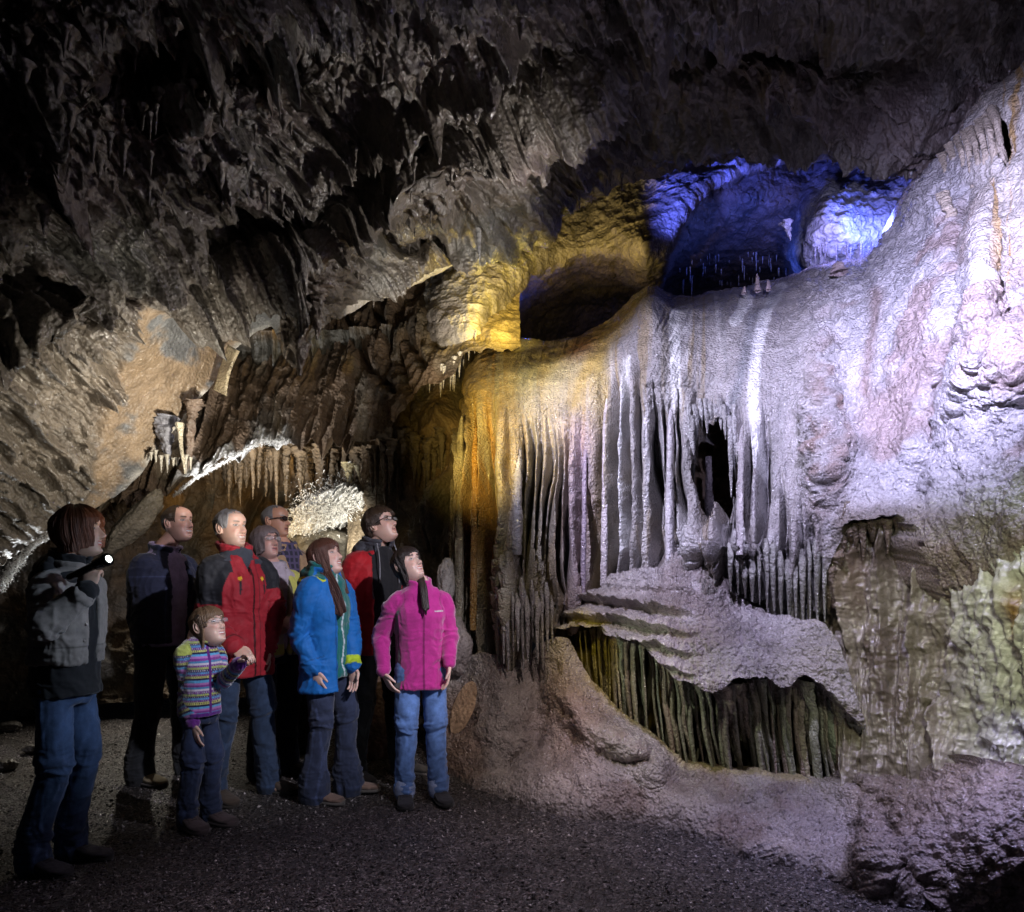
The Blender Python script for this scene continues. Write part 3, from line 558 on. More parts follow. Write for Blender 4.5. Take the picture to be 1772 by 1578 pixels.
# ---- apron that spreads over the floor, and the wet mound on the right
APT = [(755, 1200), (768, 1165), (790, 1145), (830, 1128), (870, 1140), (900, 1150), (925, 1132), (945, 1108), (968, 1102), (990, 1106), (1000, 1128), (1020, 1168), (1060, 1213), (1120, 1260), (1150, 1290), (1180, 1322), (1240, 1334), (1310, 1340), (1400, 1360), (1462, 1374), (1485, 1352), (1520, 1350), (1600, 1346), (1700, 1335), (1772, 1345), (2150, 1400)]
APB = [(755, 1330), (790, 1342), (851, 1375), (942, 1402), (1039, 1411), (1123, 1417), (1214, 1445), (1275, 1475), (1365, 1495), (1456, 1523), (1517, 1552), (1607, 1565), (1668, 1574), (1728, 1586), (1850, 1640), (2150, 1760)]
def gd(py): return CAMZ*F/(py-HY)
_ad = rbf([(px, py, gd(py)) for px, py in APB]+[(px, py+40, gd(py)+.03) for px, py in APB]+[(755, 1200, 5.1), (790, 1145, 5.1), (830, 1128, 5.1), (900, 1150, 5.0), (945, 1108, 4.85), (990, 1106, 4.8), (1060, 1213, 4.5), (1120, 1260, 4.35), (1180, 1322, 4.15), (1240, 1334, 4.05), (1310, 1340, 3.95), (1400, 1360, 3.8), (1462, 1374, 3.65), (1520, 1352, 3.52), (1600, 1348, 3.4), (1700, 1336, 3.15), (1772, 1345, 2.95),
            (850, 1250, 4.75), (900, 1320, 4.6), (980, 1200, 4.6), (1000, 1300, 4.3), (1080, 1330, 4.15), (1250, 1400, 3.7), (1400, 1430, 3.48), (1560, 1450, 3.12), (1480, 1440, 3.4), (1700, 1450, 2.8), (1772, 1460, 2.68), (2100, 1450, 2.4), (790, 1240, 5.0)])
apb = pl([(x, y+36) for x, y in APB])
def ap_depth(px, py):
    d = _ad(px, py)
    d = d-0.14*np.exp(-(polydist(px, py, [(968, 1110), (975, 1180), (1000, 1240), (1060, 1290), (1130, 1330)])/30)**2)
    d = d+0.10*np.exp(-(polydist(px, py, [(925, 1140), (930, 1220), (925, 1290), (880, 1330)])/12)**2)
    d = d+0.05*np.exp(-(polydist(px, py, [(1040, 1302), (1075, 1318), (1120, 1312)])/6)**2)-0.10*blob(px, py, 1090, 1285, 50, 18, 14)-0.14*blob(px, py, 870, 1240, 40, 60)
    d = d+0.12*np.exp(-(polydist(px, py, [(1490, 1370), (1530, 1400), (1560, 1500), (1600, 1540)])/14)**2)-0.12*blob(px, py, 1510, 1450, 26, 70, -8)
    return d
def ap_disp(P, px, py, N):
    f3, _ = cells(P*40, 74); rt = sstep(1460, 1520, px)
    h = 0.012*(1-f3)+0.09*fbm(P*2.4, 5, 75)+0.010*fbm(P*22, 3, 76)+.022*ridged(P*6, 4, 176)
    h = h+0.009*ridged(st(px/70, (py+0.2*px+7*noise(st(px/30, py/30, px*0), 2))/8.5, px*0), 2, 77)*sstep(1150, 1380, px)
    f5, _ = cells(P*15, 78); h = h+0.06*np.sqrt(np.clip(1-f5*1.2, 0, 1))*blob(px, py, 1515, 1440, 42, 120, -12)
    f6, _ = cells(P*24, 79); h = h+0.02*np.sqrt(np.clip(1-f6*1.2, 0, 1))*rt
    q = ridged(st(px/6, py/50, px*0), 2, 67); h = h-0.05*np.exp(-(polydist(px, py, [(1040, 1312), (1075, 1326), (1120, 1320)])/8)**2)*(0.5+0.5*q)
    return P+N*h[..., None]
def ap_tint(P, px, py):
    c = np.zeros(P.shape)+np.array([0.38, 0.33, 0.30]); c = lerp(c, [0.25, 0.195, 0.17], sstep(-0.05, 0.35, fbm(P*3.5, 4, 84)))
    c = lerp(c, [0.50, 0.36, 0.27], blob(px, py, 985, 1250, 60, 90)*0.8)
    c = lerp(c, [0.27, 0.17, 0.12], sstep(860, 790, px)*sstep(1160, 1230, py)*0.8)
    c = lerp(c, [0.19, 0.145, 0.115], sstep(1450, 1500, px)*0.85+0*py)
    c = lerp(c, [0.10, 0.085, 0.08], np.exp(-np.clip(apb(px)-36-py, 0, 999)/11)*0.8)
    c = lerp(c, [0.42, 0.33, 0.09], np.exp(-(polydist(px, py, APT[11:19])/9)**2)*0.5)
    return c
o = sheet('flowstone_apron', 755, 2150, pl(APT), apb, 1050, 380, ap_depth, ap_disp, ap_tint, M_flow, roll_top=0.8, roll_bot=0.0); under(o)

# ---- the lower right wall
_cd = rbf([(1440, 900, 4.0), (1470, 960, 3.95), (1500, 1100, 3.85), (1460, 1250, 3.8), (1500, 1370, 3.65), (1560, 950, 3.75), (1600, 1100, 3.62), (1600, 1350, 3.5), (1640, 950, 3.55), (1700, 1000, 3.22), (1700, 1200, 3.2), (1700, 1380, 3.25), (1772, 950, 3.0), (1772, 1200, 2.95), (1772, 1380, 3.05), (1772, 780, 3.35), (1680, 850, 3.6), (1640, 900, 3.62), (2150, 1000, 2.5), (2150, 1350, 2.5), (1400, 950, 4.3), (1430, 1080, 4.15), (1640, 1200, 3.5)])
def c_disp(P, px, py, N):
    x = px+10*fbm(st(px/50, py/120, px*0), 3, 2)
    h = 0.10*ridged(st(x/60, py/500, px*0), 2, 85)*sstep(1680, 1640, px)+0.05*ridged(st(x/17, py/130, px*0), 3, 86)*(1-0.6*sstep(1640, 1680, px))+0.02*ridged(P*9, 3, 87)+0.06*fbm(P*3, 4, 88)
    h = h+0.03*ridged(st(x/13, py/42, px*0), 2, 185)*sstep(1640, 1700, px)
    f, _ = cells(P*28, 89); h = h+0.012*(1-f)
    h = h+0.07*np.exp(-(polydist(px, py, [(1632, 1215), (1640, 1260), (1648, 1330)])/7)**2)-0.10*np.exp(-(polydist(px, py, [(1620, 1230), (1628, 1290), (1634, 1330)])/9)**2)
    return P+N*h[..., None]
def c_tint(P, px, py):
    c = np.zeros(P.shape)+np.array([0.24, 0.205, 0.15]); c = lerp(c, [0.14, 0.11, 0.08], sstep(0, 0.4, fbm(P*4, 4, 93)))
    c = lerp(c, [0.48, 0.47, 0.38], sstep(1620, 1690, px+0.12*(1100-py)))
    return lerp(c, [0.36, 0.20, 0.05], blob(px, py, 1762, 1060, 12, 40)+0.15*blob(px, py, 1480, 1000, 22, 60))
o = sheet('flowstone_side_wall', 1395, 2150, pl([(1395, 890), (1450, 880), (1600, 860), (1680, 800), (1772, 780), (2150, 800)]), pl([(1395, 1100), (1430, 1150), (1450, 1290), (1470, 1395), (1600, 1400), (1772, 1400), (2150, 1450)]), 520, 420, _cd, c_disp, c_tint, M_wet); under(o)

# ---------------------------------------------------------------- hanging draperies, stalactites, stalagmites
def blade(path, w, name='drapery', mat=None, tint=(0.4, 0.38, 0.35), seed=0, flat=0.6, rows=46, seg=12, rough=0.18, wob=0.3):
    """a ribbed calcite rod or curtain along a 3D path (list of Vectors), w = list of half widths along it"""
    path = np.array([list(p) for p in path]); n = len(path); t = np.linspace(0, 1, rows); tt = np.linspace(0, 1, n)
    C = np.stack([np.interp(t, tt, path[:, k]) for k in range(3)], -1); R = np.interp(t, np.linspace(0, 1, len(w)), w)
    L = np.linalg.norm(np.diff(path, axis=0), axis=1).sum()
    z = t*L
    C[:, 0] += R*wob*noise(st(z*7+seed, z*0+seed*1.3, z*0), 1); C[:, 1] += R*wob*noise(st(z*6+seed, z*0+seed*2.3, z*0), 2)
    th = np.linspace(0, 2*math.pi, seg, endpoint=False)[None]; Z = z[:, None]
    rr = R[:, None]*(1+rough*noise(st(Z*55+0*th, np.cos(th)*2+seed, np.sin(th)*2+0*Z), 3)+rough*0.8*noise(st(Z*16+0*th, np.cos(th)+seed, np.sin(th)+0*Z), 4)+0.12*np.sin(th*3+seed))
    V = st(C[:, None, 0]+rr*np.cos(th), C[:, None, 1]+rr*np.sin(th)*flat, C[:, None, 2]+0*rr)
    V = V.reshape(-1, 3); i = np.arange(rows*seg).reshape(rows, seg); j = np.roll(i, -1, 1)
    Q = np.stack([i[:-1], j[:-1], j[1:], i[1:]], -1).reshape(-1, 4)
    me = npmesh(name, V, Q)
    c = np.array(tint)[None, None]*(1+0.35*fbm(st(Z*4+0*th, np.cos(th)+seed, np.sin(th)+0*Z), 3, 5))[..., None]; setcol(me, np.clip(c, 0.01, 1).reshape(-1, 3))
    return link(name, me, mat or M_flow)
apt = pl(APT); shb = pl(SHB)
r = np.random.RandomState(21)
# lower curtains: from the lip of the shelf to the apron
x = 1004.0
while x < 1486:
    lean = np.interp(x, [1000, 1150, 1300, 1480], [4, 22, 26, 20])+r.randn()*5
    y0 = float(shb(np.array([x]))[0])-8; xb = x+lean; y1 = float(apt(np.array([xb]))[0])+8
    if r.rand() < 0.25 and x > 1060: y1 = y0+(y1-y0)*(0.5+0.35*r.rand())
    d0 = float(_sd(x, y0))+0.04+0.15*r.rand(); d1 = max(d0+0.02, float(_ad(xb, y1))+0.06+0.16*r.rand()); d1 = min(d1, d0+0.30)
    w0 = 0.005+0.013*r.rand()**1.5
    if x > 1395 and r.rand() < 0.3: w0 *= 1.5
    xm = x+lean*(0.25+0.3*r.rand()); ym = y0+(y1-y0)*0.5
    tnt = (0.34, 0.29, 0.12) if x < 1060 else (0.32+0.10*r.rand(), 0.32+0.05*r.rand(), 0.27)
    o = blade([W(x, y0, d0), W(xm-2, y0+(y1-y0)*.25, d0+.02), W(xm, ym, (d0+d1)/2), W(xb, y1, d1)], [w0*1.9, w0*1.1, w0, w0*1.05, w0*0.8], seed=x, flat=2.6, tint=tnt, seg=10, rows=40, name='curtain'); under(o)
    x += r.choice([4, 5, 6, 7, 9])
# upper short fringe above the pocket and around it
for k, (xx, yy, ln) in enumerate([(1203, 700, 62), (1212, 690, 48), (1221, 690, 60), (1229, 695, 36), (1236, 700, 30), (1245, 690, 54), (1253, 700, 60), (1262, 720, 140), (1270, 700, 130), (1198, 720, 115), (1192, 700, 160)]):
    d = float(f1_depth(np.array([xx*1.]), np.array([yy*1.]))[0])-0.03
    o = blade([W(xx, yy, d), W(xx+2, yy+ln*.5, d-.01), W(xx+3, yy+ln, d+.02)], [0.016, 0.018, 0.014, 0.003], seed=xx*1.7, tint=(0.42, 0.40, 0.38), flat=1.0, rows=30, name='fringe'); under(o)
# free standing ribs on the front of the cascade
for xx, y0, y1, w, tn in [(897, 735, 960, .042, (.46, .44, .42)), (1012, 760, 1060, .022, (.38, .30, .36)),
        (1048, 690, 1030, .026, (.66, .58, .58)), (1160, 690, 970, .034, (.58, .54, .54)), (1283, 720, 960, .026, (.45, .41, .40)), (797, 720, 1120, .04, (.38, .33, .24)), (783, 700, 1140, .03, (.30, .25, .17)), (822, 740, 1090, .03, (.36, .19, .05))]:
    d0 = float(f1_depth(np.array([xx*1.]), np.array([y0*1.]))[0])+0.06; d1 = float(f1_depth(np.array([xx*1.]), np.array([y1*1.]))[0])
    o = blade([W(xx+2, y0, d0), W(xx, y0+40, d0-0.05), W(xx-1, (y0+y1)/2, (d0+d1)/2-0.07), W(xx-3, y1, d1-0.05)], [w*0.2, w*0.5, w*.7, w*.75, w*0.7, w*.8, w*.9, w*.8], seed=xx*0.7, tint=tn, flat=1.3, rows=110, rough=0.13, wob=.10, name='rib'); under(o)
# cluster curtains, middle tier under the pocket
for k in range(26):
    if k < 12: xx = 860+k*8.5; y0 = 990+40*abs(math.sin(k*1.3)); y1 = 1095+60*abs(math.sin(k*0.9)); ds = -0.24
    else: xx = 1262+(k-12)*12.5; y0 = 950+20*math.sin(k)-0.1*(xx-1262)*0; y1 = min(1062, 1010+0.45*(xx-1262))+8; ds = -0.03
    d0 = float(f1_depth(np.array([xx*1.]), np.array([y0*1.]))[0])+ds*0.4; w = 0.009+0.010*r.rand()
    o = blade([W(xx, y0, d0+0.04), W(xx+2, y0+25, d0-0.03), W(xx+2, (y0+y1)/2, d0-0.04), W(xx+3, y1+6, d0+0.02)], [w*0.6, w*1.2, w, w*0.8, w*0.3], seed=xx*1.1, tint=(.40, .37, .36) if k < 12 else (.36, .35, .31), flat=1.3, rows=50, name='tier'); under(o)
for k in range(20):
    xx = 1432+k*9.5+3*r.randn(); y0 = float(f1bot(np.array([xx]))[0])-12; d = float(f1_depth(np.array([xx]), np.array([y0]))[0]); w = .012+.016*r.rand(); ln = 20+55*r.rand()**1.5
    o = blade([W(xx, y0-14, d+.03), W(xx, y0+4, d-.01), W(xx+2, y0+ln*.6, d+.01), W(xx+2, y0+ln, d+.05)], [w*1.2, w*1.3, w*.8, w*.3], seed=xx*1.3, tint=(.25, .19, .13), flat=1.4, rows=30, name='fringe'); under(o)
# strands at the upper right of the cascade
for xx, y0, y1, w in [(1636, 280, 345, .022), (1650, 262, 320, .02), (1664, 250, 335, .018), (1676, 240, 350, .02), (1687, 235, 325, .02), (1699, 222, 310, .02), (1712, 215, 300, .02), (1724, 200, 285, .022), (1640, 350, 380, .03)]:
    d = float(f1_depth(np.array([xx*1.]), np.array([y0+30.]))[0])-0.10
    o = blade([W(xx-8, y0-14, d+0.12), W(xx, y0+12, d), W(xx+6, (y0+y1)/2, d-0.02), W(xx+12, y1+8, d+0.06)], [w*1.3, w, w*0.7, w*0.9, w*1.6], seed=xx*1.9, tint=(.72, .62, .48), flat=1.0, rows=40, name='strand'); under(o)
# big lobes beside the upper strands, the standing rod in the pocket
o = blade([W(1232, 905, 4.9), W(1228, 850, 4.9), W(1226, 790, 4.92)], [0.05, 0.03, 0.024, 0.02], name='stalagmite', seed=5, tint=(.42, .36, .36), flat=1.0); under(o)

def place(xx, ln, cut=24, names=('above the guide', 'above the small girl', 'above the woman in blue', 'above the woman in pink', 'above the cascade edge', 'above the cascade peak', 'above the curtain window', 'above the right bulge'), cuts=(230, 400, 620, 790, 960, 1180, 1360)):
    return ('long' if ln > cut else 'short'), names[sum(xx > c for c in cuts)]
# ---- stalactites: every one a thing of its own
def stal(xx, y0, ln, w, d, label, group, tint, mat=M_roof, up=0.0, lean=0.0, seed=None):
    s = seed if seed is not None else xx*1.37+y0
    o = blade([W(xx, y0-6, d), W(xx+lean*.4, y0+ln*.35, d), W(xx+lean, y0+ln, d)], [w*1.7, w*0.9, w*0.75, w*0.55, w*0.12], name='stalactite', mat=mat, tint=tint, seed=s, flat=1.0, rows=22 if w < .03 else 50, seg=8 if w < .03 else 16, rough=.18 if w < .03 else .45)
    loc = W(xx, y0, d); o.data.transform(Matrix.Translation(-loc)); o.location = loc
    tag(o, label, 'stalactite', group); return o
def rd(x, y): return float(roof_depth(np.array([x*1.0]), np.array([y*1.0]))[0])
rim1 = lambda x: float(rb(np.array([x*1.0]))[0])
G1 = ('short dark stalactite fringing the roof edge above the blue lit alcove', 'stalactites fringing the roof edge above the blue alcove')
for k in range(40):
    xx = 1150+k*10.6+r.rand()*7; y = rim1(xx)-3-r.rand()*14; ln = 10+26*r.rand()**1.6
    if k in (24,): ln = 48
    stal(xx, y, ln, 0.011+0.014*r.rand(), rd(xx, y)+0.0, '%s dark stalactite on the blue alcove rim, %s' % place(xx, ln, 20), G1[1], (.10, .085, .07))
G2 = ('thin dark stalactite hanging from the pale roof edge left of the blue alcove', 'stalactites along the pale middle edge of the roof')
for k in range(36):
    xx = 590+k*14+r.rand()*10; y = rim1(xx)-8-r.rand()*60; stal(xx, y, 10+24*r.rand()**1.5, 0.008+0.013*r.rand(), rd(xx, y)-0.12, '%s thin stalactite on the pale roof edge, %s' % place(xx, ln, 20), G2[1], (.12, .10, .08))
G3 = ('small wet stalactite in the dark upper part of the cave roof', 'small stalactites all over the dark roof')
for k in range(110):
    xx = 20+1250*r.rand(); y = 20+ (0.0+0.85*r.rand())*max(60, (rim1(xx) if xx > 560 else 520-0.1*xx)-60); ln = 14+40*r.rand()**2
    stal(xx, y, ln, 0.009+0.016*r.rand()**2, rd(xx, y)-0.22, ('%s wet stalactite '+('at the top of' if y < 150 else 'midway down' if y < 300 else 'low on')+' the dark roof, %s') % place(xx, ln), G3[1], (.14, .12, .10))
stal(829, 392, 64, 0.024, rd(829, 392)-0.35, 'single long pale stalactite hanging over the yellow lit rock', None, (.34, .33, .32), seed=3)
stal(1262, -8, 50, 0.018, rd(1262, 0)-0.1, 'bulbous dark stalactite at the top edge right of centre, left of two thinner ones', None, (.12, .11, .09))
stal(1313, -10, 68, 0.006, rd(1313, 0)-0.1, 'long needle thin stalactite at the top edge, middle one of three', None, (.12, .11, .09))
stal(1418, -10, 56, 0.006, rd(1418, 0)-0.1, 'needle thin stalactite at the top edge, rightmost of three', None, (.12, .11, .09))
G4 = ('white stalactite in the tight comb left of the cascade shoulder', 'comb of white stalactites left of the cascade')
for k, (xx, y, ln, w) in enumerate([(745, 655, 34, .014), (753, 650, 30, .018), (761, 645, 40, .02), (769, 648, 28, .016), (776, 640, 50, .016), (783, 640, 34, .012), (789, 632, 56, .022), (797, 624, 40, .018), (804, 618, 22, .012), (812, 606, 30, .014), (822, 585, 34, .014)]):
    xj = xx+2*r.randn(); stal(xj, y-8, ln*(.8+.5*r.rand()), w*.8, (float(_md(np.array([xj]), np.array([y-14.]))[0])-.04 if xx < 800 else float(v_depth(np.array([xj]), np.array([y-10.]))[0])-.04), G4[0], G4[1], (.62, .56, .45), mat=M_crust if False else M_flow, lean=-2)
G5 = ('thin blue lit stalactite in the low gap behind the cascade crest', 'blue lit stalactites behind the cascade crest')
for k in range(60):
    xx = 1172+215*r.rand(); y = 425+62*r.rand()+0.08*abs(xx-1280); stal(xx, y, 6+30*r.rand()**2, 0.004+0.007*r.rand(), float(v_depth(np.array([xx]), np.array([y]))[0])-.06, '%s blue lit stalactite behind the crest, %s' % place(xx, ln, 14, ('far left of the stalagmites', 'just left of the stalagmites', 'over the stalagmites', 'right of the stalagmites'), (1215, 1275, 1335)), G5[1], (.5, .5, .55), mat=M_flow)
G6 = ('small stubby stalactite under the violet lit bulge', 'stubby stalactites under the violet bulge')
for k in range(30):
    xx = 1400+115*r.rand(); y = 428+20*r.rand()-0.1*abs(xx-1450); stal(xx, y, 8+16*r.rand(), 0.006+0.008*r.rand(), float(v_depth(np.array([xx]), np.array([y]))[0])-.05, G6[0], G6[1], (.5, .48, .52), mat=M_flow)
stal(1360, 388, 28, 0.030, 6.2, 'white stalactite nub hanging left of the violet lit bulge', None, (.75, .75, .8), mat=M_flow, lean=8)
stal(1577, 286, 18, 0.02, 5.1, 'small white stalactite at the roof edge above the violet bulge', None, (.6, .6, .65), mat=M_flow)
# hanging group on the lower left rim
stal(283, 728, 76, 0.060, 5.02, 'fat blue grey stalactite under the sloping slab', None, (.26, .26, .30), lean=8)
stal(310, 738, 82, 0.022, 4.92, 'smooth cream white stalactite under the sloping slab', None, (.60, .54, .40), mat=M_flow, lean=10)
stal(338, 700, 118, 0.042, 5.05, 'long brown rocky stalactite beside the cream white one', None, (.22, .16, .12), lean=-16)
G7 = ('small pale stalactite at the foot of the hanging group under the slab', 'small pale stalactites under the hanging group')
for xx in (262, 270, 279, 290, 300, 306, 322, 330): stal(xx, 786+0.2*(xx-262)+5*math.sin(xx*3), 18+10*math.sin(xx), 0.011, 4.99, G7[0], G7[1], (.5, .46, .38))
for xx, y, ln, w, lb in [(520, 500, 150, .085, 'thickest dark rocky pendant hanging from the roof, between two thinner ones'), (494, 500, 105, .05, 'dark rocky pendant just left of the thickest one'), (548, 495, 92, .055, 'dark rocky pendant just right of the thickest one')]:
    stal(xx, y, ln, w, 4.5, lb, None, (.11, .085, .065))
# translucent flag curtain on the slab's rim
def flag():
    a = [(398, 600), (412, 612), (392, 684), (372, 676)]; n = 20; V = []
    for i in range(n):
        for j in range(8):
            u = i/(n-1); v = j/7; p0 = W(398+(372-398)*u, 598+(676-598)*u, 5.12); p1 = W(415+(394-415)*u-6*math.sin(u*3), 608+(686-608)*u, 5.05+0.02*math.sin(u*9)); V.append(list(p0.lerp(p1, v)))
    me = npmesh('flag', V, gridq(n, 8)); setcol(me, np.tile([[.66, .55, .36]], (len(V), 1))); o = link('flag_drapery', me, M_flow); o.modifiers.new('s', 'SOLIDIFY').thickness = 0.02
    tag(o, 'translucent cream flag shaped drapery hanging from the slab rim', 'drapery')
flag()
# small stalagmites on the crest
for xx, y, w, h, lb in [(1310, 496, .016, 22, 'slim pinkish stalagmite on the cascade crest'), (1329, 494, .013, 10, 'short stalagmite just right of the slim one on the crest'), (1288, 500, .013, 5, 'low round stalagmite bump leftmost on the crest'), (1450, 466, .04, 14, 'broad white stalagmite stump below the violet bulge')]:
    d = 5.35 if xx < 1400 else 5.2
    o = blade([W(xx, y+8, d), W(xx, y-h*.5, d), W(xx, y-h, d)], [w*1.6, w, w*.8, w*.15], name='stalagmite', tint=(.62, .5, .5), flat=1.0, rows=20, seg=10, seed=xx)
    loc = W(xx, y, d); o.data.transform(Matrix.Translation(-loc)); o.location = loc; tag(o, lb, 'stalagmite')
# stumps and boulders
def boulder(loc, sz, tint, label, seed, cat='rock', name='boulder', mat=M_rock, kind=None):
    me = bpy.data.meshes.new(name); bm = bmesh.new(); bmesh.ops.create_icosphere(bm, subdivisions=5, radius=1); bm.to_mesh(me); bm.free()
    V = np.zeros(len(me.vertices)*3); me.vertices.foreach_get('co', V); V = V.reshape(-1, 3)
    V = V*(1+0.35*fbm(V*1.2+seed, 4, seed)[:, None]+0.06*ridged(V*4+seed, 3, seed)[:, None])*np.array(sz); me.vertices.foreach_set('co', V.ravel())
    setcol(me, np.array(tint)*(1+0.4*fbm(V*9, 3, seed))[:, None]); o = link(name, me, mat); o.location = loc; tag(o, label, cat, kind=kind); return o
def gp(px, py): d = gd(py); return W(px, py, d)
boulder(gp(168, 1178)+Vector((0, 0, .38)), (.12, .10, .48), (.30, .22, .14), 'upright ochre stone slab standing behind the guide with the torch', 3)
boulder(gp(655, 1305)+Vector((0, 0, .22)), (.14, .14, .30), (.36, .22, .15), 'reddish stalagmite stump behind the woman in pink, left one', 4, 'stalagmite', 'stalagmite_stump')
boulder(gp(683, 1300)+Vector((0, 0, .17)), (.055, .055, .22), (.34, .2, .12), 'narrow brown stalagmite stump right of the reddish one', 5, 'stalagmite', 'stalagmite_stump')
boulder(gp(640, 1262)+Vector((0, 0, .30)), (.22, .2, .45), (.30, .18, .12), 'tall reddish rock behind the legs of the hooded man', 14)
boulder(W(1237, 1330, 4.22), (.06, .03, .025), (.42, .28, .10), 'small tan stone lying on the apron below the lower curtains', 6, 'stone', 'stone')
boulder(W(790, 1120, 5.05)+Vector((0, 0, 0)), (.10, .1, .22), (.36, .30, .28), 'knobbly pale lump at the foot of the cascade beside the pink jacket', 7)
boulder(W(772, 1010, 5.15), (.06, .06, .17), (.38, .34, .31), 'small knobbly column on the cascade edge above the pink sleeve', 17)
for k, (xx, yy, s) in enumerate([(18, 1262, .09), (52, 1240, .13), (58, 1300, .07), (25, 1215, .16), (8, 1330, .08), (110, 1222, .06), (40, 1200, .12), (70, 1196, .1), (10, 1180, .2)]):
    boulder(gp(xx, yy)+Vector((0, 0, s*.3)), (s, s*.8, s*.5), (.12, .11, .1), ('large' if s > .1 else 'small')+' rough dark wet rock on the floor at the left edge', 30+k, mat=M_roof)['group'] = 'dark rocks on the floor at the left edge'
# oval broken scar in the apron
def scar():
    n = 28; rows = 8; V = []
    for i in range(rows):
        q = i/(rows-1)
        for k in range(n):
            a = 2*math.pi*k/n; ux = math.cos(a)*q; uy = math.sin(a)*q; px = 802+22*ux-0.25*46*uy*-1*-1; py = 1224+46*uy
            px = 802+19*ux-18*uy*0.8; V.append(list(W(px, py, float(ap_depth(np.array([px]), np.array([py]))[0])-0.028-0.012*math.cos(q*1.5))))
    V = np.array(V); i = np.arange(rows*n).reshape(rows, n); j = np.roll(i, -1, 1); Q = np.stack([i[:-1], j[:-1], j[1:], i[1:]], -1).reshape(-1, 4)
    V += 0.01*fbm(V*14, 3, 5)[:, None]
    me = npmesh('broken_scar', V, Q); setcol(me, np.tile([[.55, .36, .22]], (len(V), 1))); under(link('broken_scar', me, M_slab))
scar()

# ---- bright needle crusts of the rear passage
def crust(name, pts, spread, n, dep, label, size=(0.02, 0.06), seed=0):
    rr = np.random.RandomState(seed); V = []; T = []; pts = np.array(pts, float)
    seg = np.linalg.norm(np.diff(pts, axis=0), axis=1); cum = np.concatenate([[0], np.cumsum(seg)])
    for k in range(n):
        s = rr.rand()*cum[-1]; x = np.interp(s, cum, pts[:, 0]); y = np.interp(s, cum, pts[:, 1]); sp = np.interp(s, cum, spread) if len(spread) == len(pts) else spread[0]
        x += rr.randn()*sp*0.5; y += rr.randn()*sp*0.5; d = dep(x, y)-0.02-0.05*rr.rand(); c = np.array(W(x, y, d)); ln = size[0]+(size[1]-size[0])*rr.rand()**2; w = ln*(0.12+0.12*rr.rand())
        dr = rr.randn(3); dr[2] = dr[2]*0.6-0.9; dr[1] -= 0.3; dr /= np.linalg.norm(dr); e1 = np.cross(dr, [0.3, 1, 0.2]); e1 /= np.linalg.norm(e1); e2 = np.cross(dr, e1); b = len(V)
        for q in range(4): a = q*math.pi/2; V.append(c+w*(e1*math.cos(a)+e2*math.sin(a))-dr*ln*.2)
        V.append(c+dr*ln)
        for q in range(4): T.append((b+q, b+(q+1) % 4, b+4))
    o = link(name, npmesh(name, V, T), M_crust, smooth=False); tag(o, label, 'calcite crust', kind='stuff')
def crust_base(x0, x1, top, bot, dep, label, seed):
    def dp(P, px, py, N):
        q = st(px/9+(py)/14, (py*1.0+px*.5)/6, px*0); f2, id2 = cells(st(P[..., 0]*30, P[..., 1]*16, P[..., 2]*9), 18+seed)
        P = P+N*(.05*ridged(q, 3, seed)+.05*fbm(P*6, 4, seed)+.025*ridged(P*26, 2, seed))[..., None]
        return P-np.array([0, 0, 1.0])*(np.clip(1-f2/.6, 0, 1)**1.3*(.2+id2)*.09)[..., None]
    o = sheet('crusted_ledge', x0, x1, pl(top), pl(bot), 190, 60, dep, dp, lambda P, px, py: np.zeros(P.shape)+np.array([.55, .54, .51]), M_wet, roll_top=.3, roll_bot=.2, edge=(9, 9)); tag(o, label, 'rock ledge')
crust_base(498, 632, [(498, 896), (530, 866), (570, 843), (602, 826), (632, 846)], [(498, 930), (560, 918), (600, 900), (632, 882)], lambda px, py: 7.0-.002*(px-500)+.004*(py-870), 'brilliantly lit white ledge above the grey rock behind the visitors', 5)
mwd = lambda x, y: float(_md(np.array([x]), np.array([y]))[0])
crust('needle_crust', [(300, 858), (340, 826), (400, 792), (450, 764), (500, 764)], [3, 3, 4, 6, 6], 2600, lambda x, y: mwd(x, y)-.08, 'glittering white needle crust along the lower edge of the middle wall', seed=1, size=(.006, .022))
crust('needle_crust', [(0, 1020), (20, 985), (60, 940), (110, 915)], [8, 12, 6, 5], 2600, lambda x, y: rd(x, y)-.06, 'white needle crust on the roof edge left of the guide', seed=4, size=(.006, .022))
crust('needle_crust', [(500, 905), (530, 890), (565, 872), (600, 860), (622, 866)], [18, 30, 40, 36, 20], 3500, lambda x, y: 7.0-0.002*(x-500), 'brilliant white needle crust above the grey rock behind the visitors', size=(0.010, 0.040), seed=5)
# grey rock under it, two flanking rocks
boulder(W(560, 985, 7.4), (.75, .4, .42), (.24, .215, .17), 'smooth grey boulder below the brilliant white crust', 8)
boulder(W(640, 980, 6.9), (.20, .25, .75), (.26, .2, .13), 'tall brown rock column behind the hooded man', 9)
boulder(W(232, 905, 5.75), (.09, .12, .36), (.33, .28, .2), 'leaning pale buff rock behind the head of the man in denim', 10).rotation_euler = (0, .75, 0)
